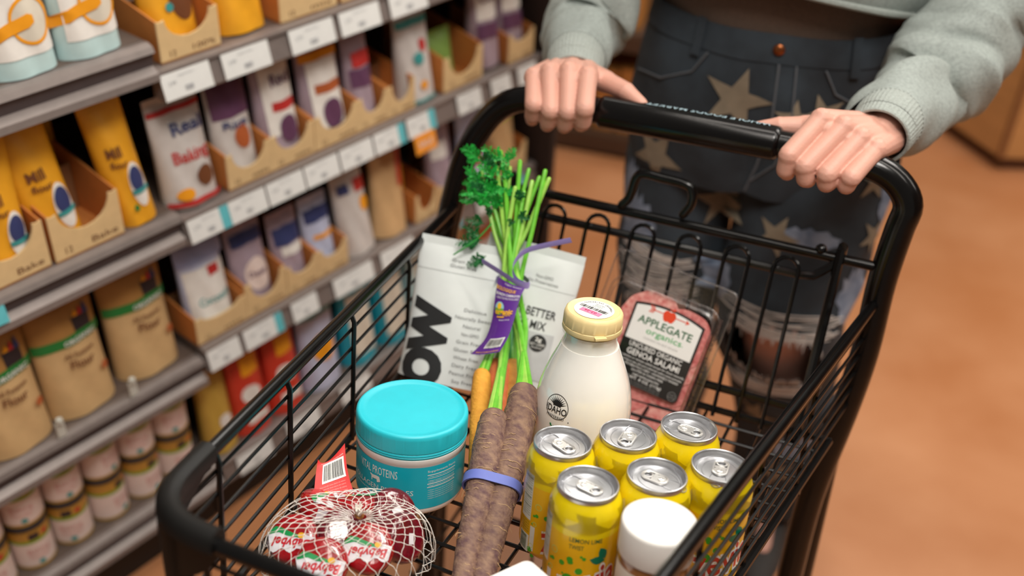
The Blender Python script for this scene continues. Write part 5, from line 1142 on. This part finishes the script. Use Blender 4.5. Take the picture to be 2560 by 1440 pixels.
# lower shelf left: kraft flour bags
fl_d = lambda: [('r', colr('golden_kraft_print', (170, 122, 62), rough=.7), -.495, .60, .495, .985), ('r', I_grn, -.49, .545, .49, .615), ('r', I_blk, .10, .62, .36, .72), ('p', I_or, [(.12, .72), (.18, .77), (.22, .72)]), ('p', I_red, [(.20, .72), (.25, .79), (.29, .72)]), ('p', I_nav, [(.27, .72), (.32, .81), (.36, .72)]), ('t', I_wh, 'ORGANIC', .12, .58, .035, .5), ('t', I_br, 'All Purpose', .04, .49, .032, .46), ('t', I_br, 'Flour', .04, .42, .062, .36), ('c', I_rust, .33, .30, .05, .03)]
for u, rz, lab, dv in ((-.312, 3, 'kraft flour bag with green band, leftmost of the three on lower shelf', -.002), (-.198, 1, 'kraft flour bag with green band, middle of the three on lower shelf', .004), (-.074, -1, 'kraft flour bag with green band beside the shelf joint on lower shelf', .008), (-.43, 0, 'kraft flour bag with green band beyond the left picture edge', .0)):
    bag(u, .014 + dv, zA['lower'], .112, .222, .075, P_kr, lab, fl_d(), rz=rz, rx=-4, seal=False, name='flour_bag', group='kraft flour bags')
for k, u in enumerate((-.262, -.135)):
    t = thing('shelf_clip', ('small clear plastic clip on lower shelf lip between left and middle flour bags', 'small clear plastic clip on lower shelf lip between middle and right flour bags')[k], 'clip', sloc(u, .004, zA['lower']))
    mb = MB(); mb.box((0, 0, .014), (.014, .004, .028), rad=.0015); mb.tube([(0, -.003, .028), (0, -.003, .036)], .005, 10); mb.build('clip_body', mat('frosted_clear_plastic', (206, 208, 200), .2), t)
# lower shelf right
bag(.052, .020, zB['lower'] + .004, .088, .165, .06, P_bl, 'blue white bag with teal lettering in first tray of lower right bay', [('r', I_wh, -.45, .12, .45, .72), ('t', I_tl, 'Coconut', .05, .36, .09, .7), ('r', I_red, .05, .60, .3, .70), ('r', colr('lilac_blue_print', (160, 170, 210)), -.48, .78, .48, .98)], rx=-5); tray(.052, zB['lower'], .104, .16, .052, 'first cardboard tray of lower right bay, orange side facing left', 'mix', cut=.75)
bag(.150, .026, zB['lower'] + .004, .076, .14, .055, P_lil, 'plum bag with blue cap in second tray of lower right bay', [('r', I_nav, -.4, .80, .45, .96), ('c', I_pk, .05, .40, .34, .22), ('t', I_pur, 'Dates', .05, .42, .08, .5)], rx=-6); tray(.150, zB['lower'], .090, .16, .068, 'second scalloped tray of lower right bay', 'mix', cut=.4)
bag(.234, .026, zB['lower'] + .004, .066, .13, .05, P_lil, 'plum bag with navy band in third tray of lower right bay', [('r', I_nav, -.42, .6, .45, .86), ('r', I_wh, -.3, .45, .4, .58)], rx=-6); tray(.234, zB['lower'], .074, .16, .058, 'third scalloped tray of lower right bay', 'mix', cut=.6)
bag(.308, .026, zB['lower'] + .004, .066, .13, .05, P_bl, 'lilac bag with yellow stripe in fourth tray of lower right bay', [('r', I_nav, -.42, .7, .45, .9), ('r', I_or, -.3, .45, .4, .52)], rx=-6); tray(.308, zB['lower'], .072, .16, .058, 'fourth scalloped tray of lower right bay', 'mix', cut=.6)
bag(.392, .012, zB['lower'], .078, .185, .055, P_wh, 'tall white bag with orange dot in lower right bay', [('r', I_red, .1, .66, .45, .80), ('c', I_or, .28, .52, .16, .08), ('r', I_nav, -.4, .7, -.1, .8)], rx=-6, ry=-3)
bag(.478, .012, zB['lower'], .082, .19, .055, P_tan, 'tall tan grain bag with red stripe in lower right bay', [('p', I_red, [(.2, .5), (.36, .5), (.42, .95), (.26, .95)]), ('p', I_or, [(.36, .42), (.46, .42), (.46, .7), (.40, .7)])], rx=-6, ry=3)
tray(.562, zB['lower'], .062, .16, .062, 'empty scalloped tray beside tall tan bag in lower right bay', 'mix', cut=.35)
bag(.640, .022, zB['lower'] + .004, .072, .16, .055, P_lil, 'plum bag with blue edge in sixth tray of lower right bay', [('p', I_nav, [(.3, .2), (.44, .2), (.44, .6), (.36, .6)]), ('r', I_wh, -.4, .6, .2, .8)], rx=-5); tray(.640, zB['lower'], .082, .16, .056, 'sixth tray of lower right bay holding plum bag', 'mix', cut=.6)
bag(.738, .02, zB['lower'], .078, .165, .055, P_bl, 'lilac bag near far end of lower right bay', [('c', I_wh, 0, .6, .25, .12), ('r', I_red, -.3, .3, .3, .4)], rx=-5)
bag(.835, .02, zB['lower'], .085, .17, .055, P_tan, 'tan bag with lime label at far end of lower right bay', [('r', colr('lime_print', (180, 196, 40)), -.42, .66, .42, .86)], rx=-5); tray(.835, zB['lower'], .095, .16, .06, 'last scalloped tray at far end of lower right bay', 'mix', cut=.5)
# base shelf left: tins, stacked two high in two ranks
def tin(first=[None]): pass
tinroot = thing('food_tin', 'x', 'tin', sloc(0, 0, 0), 'stacked tins on the bottom shelf')
mb = MB(); mb.lathe([(.034, 0), (.036, .001), (.037, .003), (.0362, .005), (.0362, .096), (.037, .098), (.037, .100)], 40); mb.xf(MX.Diagonal((.9, .9, .87, 1))); mb.build('tin_body', colr('gold_tin', (186, 146, 60), metal=.3, rough=.35), tinroot)
mb = MB(); ww = .0365 * 2 * PI
for a, b, mi in ((.008, .066, 0), (.066, .074, 1), (.074, .094, 2)): mb.grid(lambda u, v: cyl(.0365 + .00005 * mi, 0)(u * ww, lerp(a, b, v)), 48, 1, mi, closed_u=True)
f = cyl(.0370, -PI / 2); text(mb, 'Baking', f, 3, 0, .046, .012, .040, step=.008); text(mb, 'Powder', f, 3, 0, .032, .010, .036, step=.008); poly(mb, rect(-.012, .0755, .006, .090), f, 4, .008); poly(mb, circ(.018, .082, .006), f, 5, .008); poly(mb, circ(.0, .016, .006), f, 6, .006)
mb.xf(MX.Diagonal((.9, .9, .87, 1))); mb.build('tin_label', [I_pk, colr('leaf_green_print', (130, 160, 40)), colr('gold_label', (190, 140, 60)), colr('rose_print', (206, 140, 136)), I_blk, I_red, I_tl], tinroot, label='pale pink and white label with green and gold bands')
mb = MB(); mb.lathe([(.0335, .098), (.0372, .0985), (.0378, .101), (.0378, .108), (.0365, .110), (.033, .1095), (.0325, .1085), (.001, .1085)], 40); mb.xf(MX.Diagonal((.9, .9, .87, 1))); mb.build('tin_lid', colr('charcoal_lid', (44, 44, 50), rough=.4), tinroot)
used = False
cols = ['at the picture edge', 'second from the picture edge', 'third from the picture edge', 'fourth from the picture edge', 'fifth from the picture edge', 'next to the shelf joint']
rt = random.Random(4)
for rank, rv, ru in ((0, .056, 0), (1, .134, .036)):
    for k in range(6):
        for lv in (0, 1):
            u = -.402 + .0690 * k + ru * .9; 
            if u > -.035: continue
            M = sloc(u, rv, zA['base'] + .0957 * lv, rt.uniform(-.5, .5)); lab = ('upper' if lv else 'lower') + ' tin in ' + ('front' if rank == 0 else 'rear') + ' rank on bottom shelf, ' + cols[k]
            if not used: tinroot.matrix_world = M; tinroot['label'] = lab; used = True
            else: dup(tinroot, M, lab)
# base shelf right
bag(.032, .016, zB['base'], .064, .215, .06, P_ol, 'mustard bag at left end of bottom right bay', [('c', I_wh, .1, .3, .2, .08)], rx=-4)
for k, u in enumerate((.104, .186)): bag(u, .014, zB['base'], .078, .235, .06, P_red, ('red bag with orange panel nearest the mustard bag, bottom right bay', 'red bag with orange panel nearest the teal bag, bottom right bay')[k], [('r', I_or, -.2, .55, .3, .72), ('c', I_wh, -.05, .38, .26, .08), ('r', I_wh, -.3, .12, .3, .2), ('r', I_wh, -.48, .84, .48, .99)], rx=-4, group='red bags on the bottom shelf')
bag(.280, .014, zB['base'], .09, .225, .06, P_bl, 'pale bag with blue top and orange picture, bottom right bay', [('r', I_tl, -.49, .72, .49, .98), ('c', I_or, 0, .42, .3, .14)], rx=-4)
for k, u in enumerate((.384, .480, .576)): bag(u, .014, zB['base'], .088, .245, .065, (P_teal, P_teal, P_aq)[k], ('teal bag with cream panel behind the wire basket, bottom right bay', 'teal bag with yellow corner further along bottom right bay', 'pale aqua bag furthest along bottom right bay')[k], [('r', I_bowl, -.34, .1, .3, .66), ('p', I_or, [(.1, .8), (.4, .74), (.42, .9)]), ('t', I_wh, 'Chips', 0, .78, .09, .6)], rx=-4)
for k, u in enumerate((.68, .775, .862)): bag(u, .014, zB['base'], .086, .22, .06, (P_tan, P_wh, P_tan)[k], ('tan bag behind the cart, first from right end post cluster', 'white bag behind the cart between two tan bags, bottom right bay', 'tan bag at far end of bottom right bay by the end post')[k], [('r', I_rust, -.4, .5, .4, .66)], rx=-4)

# ------------------------------------------------------------------ far shelf and tan display beyond the person
FY = 2.95
a = wy(1405, 600, FY); 
t0_ = wy(1380, 470, FY); x0 = wy(1350, 470, FY).x; x1 = wy(1700, 470, FY).x
zz = [wy(1480, 590, FY).z, wy(1480, 345, FY).z, wy(1480, 150, FY).z]
far = thing('far_shelf', 'dark brown far shelf unit with tan cartons, behind the person at left', 'shelf unit', MX.Translation(((x0 + x1) / 2, FY + .2, 0)))
w = x1 - x0 + .5
mb = MB(); mb.box((0, .24, .8), (w, .03, 1.6)); mb.build('back_panel', M_back, far)
hts = []
for px_y in (585, 322, 60):
    z = wy(1480, px_y, FY).z; hts.append(z); mb = MB(); mb.box((0, 0, z - .015), (w, .46, .03)); mb.box((0, -.232, z - .03), (w, .01, .05)); mb.build('shelf_board', mat('far_shelf_brown', (86, 62, 46), .6), far)
for s in (-1, 1): mb = MB(); mb.box((s * w / 2, .0, .8), (.03, .48, 1.6)); mb.build('side_panel', M_back, far)
mb = MB(); mb.box((0, -.2, max(.03, hts[0] / 2 - .02)), (w, .02, max(.05, hts[0] - .06))); mb.build('kick_board', mat('black_kick_plate', (26, 22, 22), .6), far)
def carton(px0, px1, pyb, pyt, z, c, lab, k):
    xa = wy(px0, pyb, FY).x; xb = wy(px1, pyb, FY).x; h = abs(wy(px0, pyt, FY).z - z) * .95
    t = thing('carton', lab, 'carton', MX.Translation(((xa + xb) / 2, FY + .09, z)))
    mb = MB(); mb.box((0, 0, h / 2), (xb - xa, .16, h), rad=.004); mb.build('carton_body', c, t)
    mb = MB(); f = lambda x, y: V((x, -.0806, y)); poly(mb, rect(-(xb - xa) * .4, h * .3, (xb - xa) * .4, h * .5), f, 0); mb.build('carton_print', [I_bowl, I_br], t)
C1 = colr('tan_carton', (206, 162, 112), rough=.6); C2 = colr('cream_carton', (220, 196, 166), rough=.6); C3 = colr('orange_carton', (206, 140, 72), rough=.6)
for k, (a, b, c, lab) in enumerate(((1405, 1465, C2, 'cream carton at left on lower far shelf'), (1470, 1512, C2, 'cream carton second from left on lower far shelf'), (1516, 1560, C3, 'orange carton third from left on lower far shelf'), (1566, 1620, C2, 'cream carton partly behind the jeans on lower far shelf'))): carton(a, b, 570, 395, hts[0], c, lab, k)
for k, (a, b, c, lab) in enumerate(((1410, 1470, C1, 'tan carton at left on middle far shelf'), (1478, 1530, C3, 'orange carton beside the grey sleeve on middle far shelf'), (1536, 1590, C3, 'orange carton against the hip on middle far shelf'))): carton(a, b, 310, 165, hts[1], c, lab, k)
for k, (a, b, c, lab) in enumerate(((1400, 1480, C1, 'tan carton behind grey sleeve on upper far shelf'), (1500, 1600, C3, 'orange carton on upper far shelf behind the sweatshirt'))): carton(a, b, 50, -80, hts[2], c, lab, k)
cn = (CAM + ray(2488, 430) * (-CAM.z / ray(2488, 430).z))
t = thing('display_plinth', 'large tan wooden display bin standing on the floor at upper right', 'display bin', MX.Translation((cn.x, cn.y, 0)))
mb = MB(); d1 = V((-.95, 1.31, 0)); d2 = V((.9, .28, 0))
ptsP = [(0, 0), (d2.x, d2.y), (d2.x + d1.x, d2.y + d1.y), (d1.x, d1.y)]
mb.prism(ptsP, .05, .85); mb.build('bin_body', mat('tan_plywood', (196, 144, 88), .6, var=.1, scale=4, stretch=(1, 1, 6)), t)
mb = MB(); mb.prism([(x * .96 + .015, y * .96 + .03) for x, y in ptsP], 0, .05); mb.build('bin_plinth', mat('dark_plinth', (92, 58, 34), .7), t)
mb = MB(); mb.tube([(0, 0, .05), (0, 0, .85)], .012, 10); mb.build('corner_trim', mat('brown_trim', (140, 94, 54), .6), t)
bpy.context.view_layer.update()
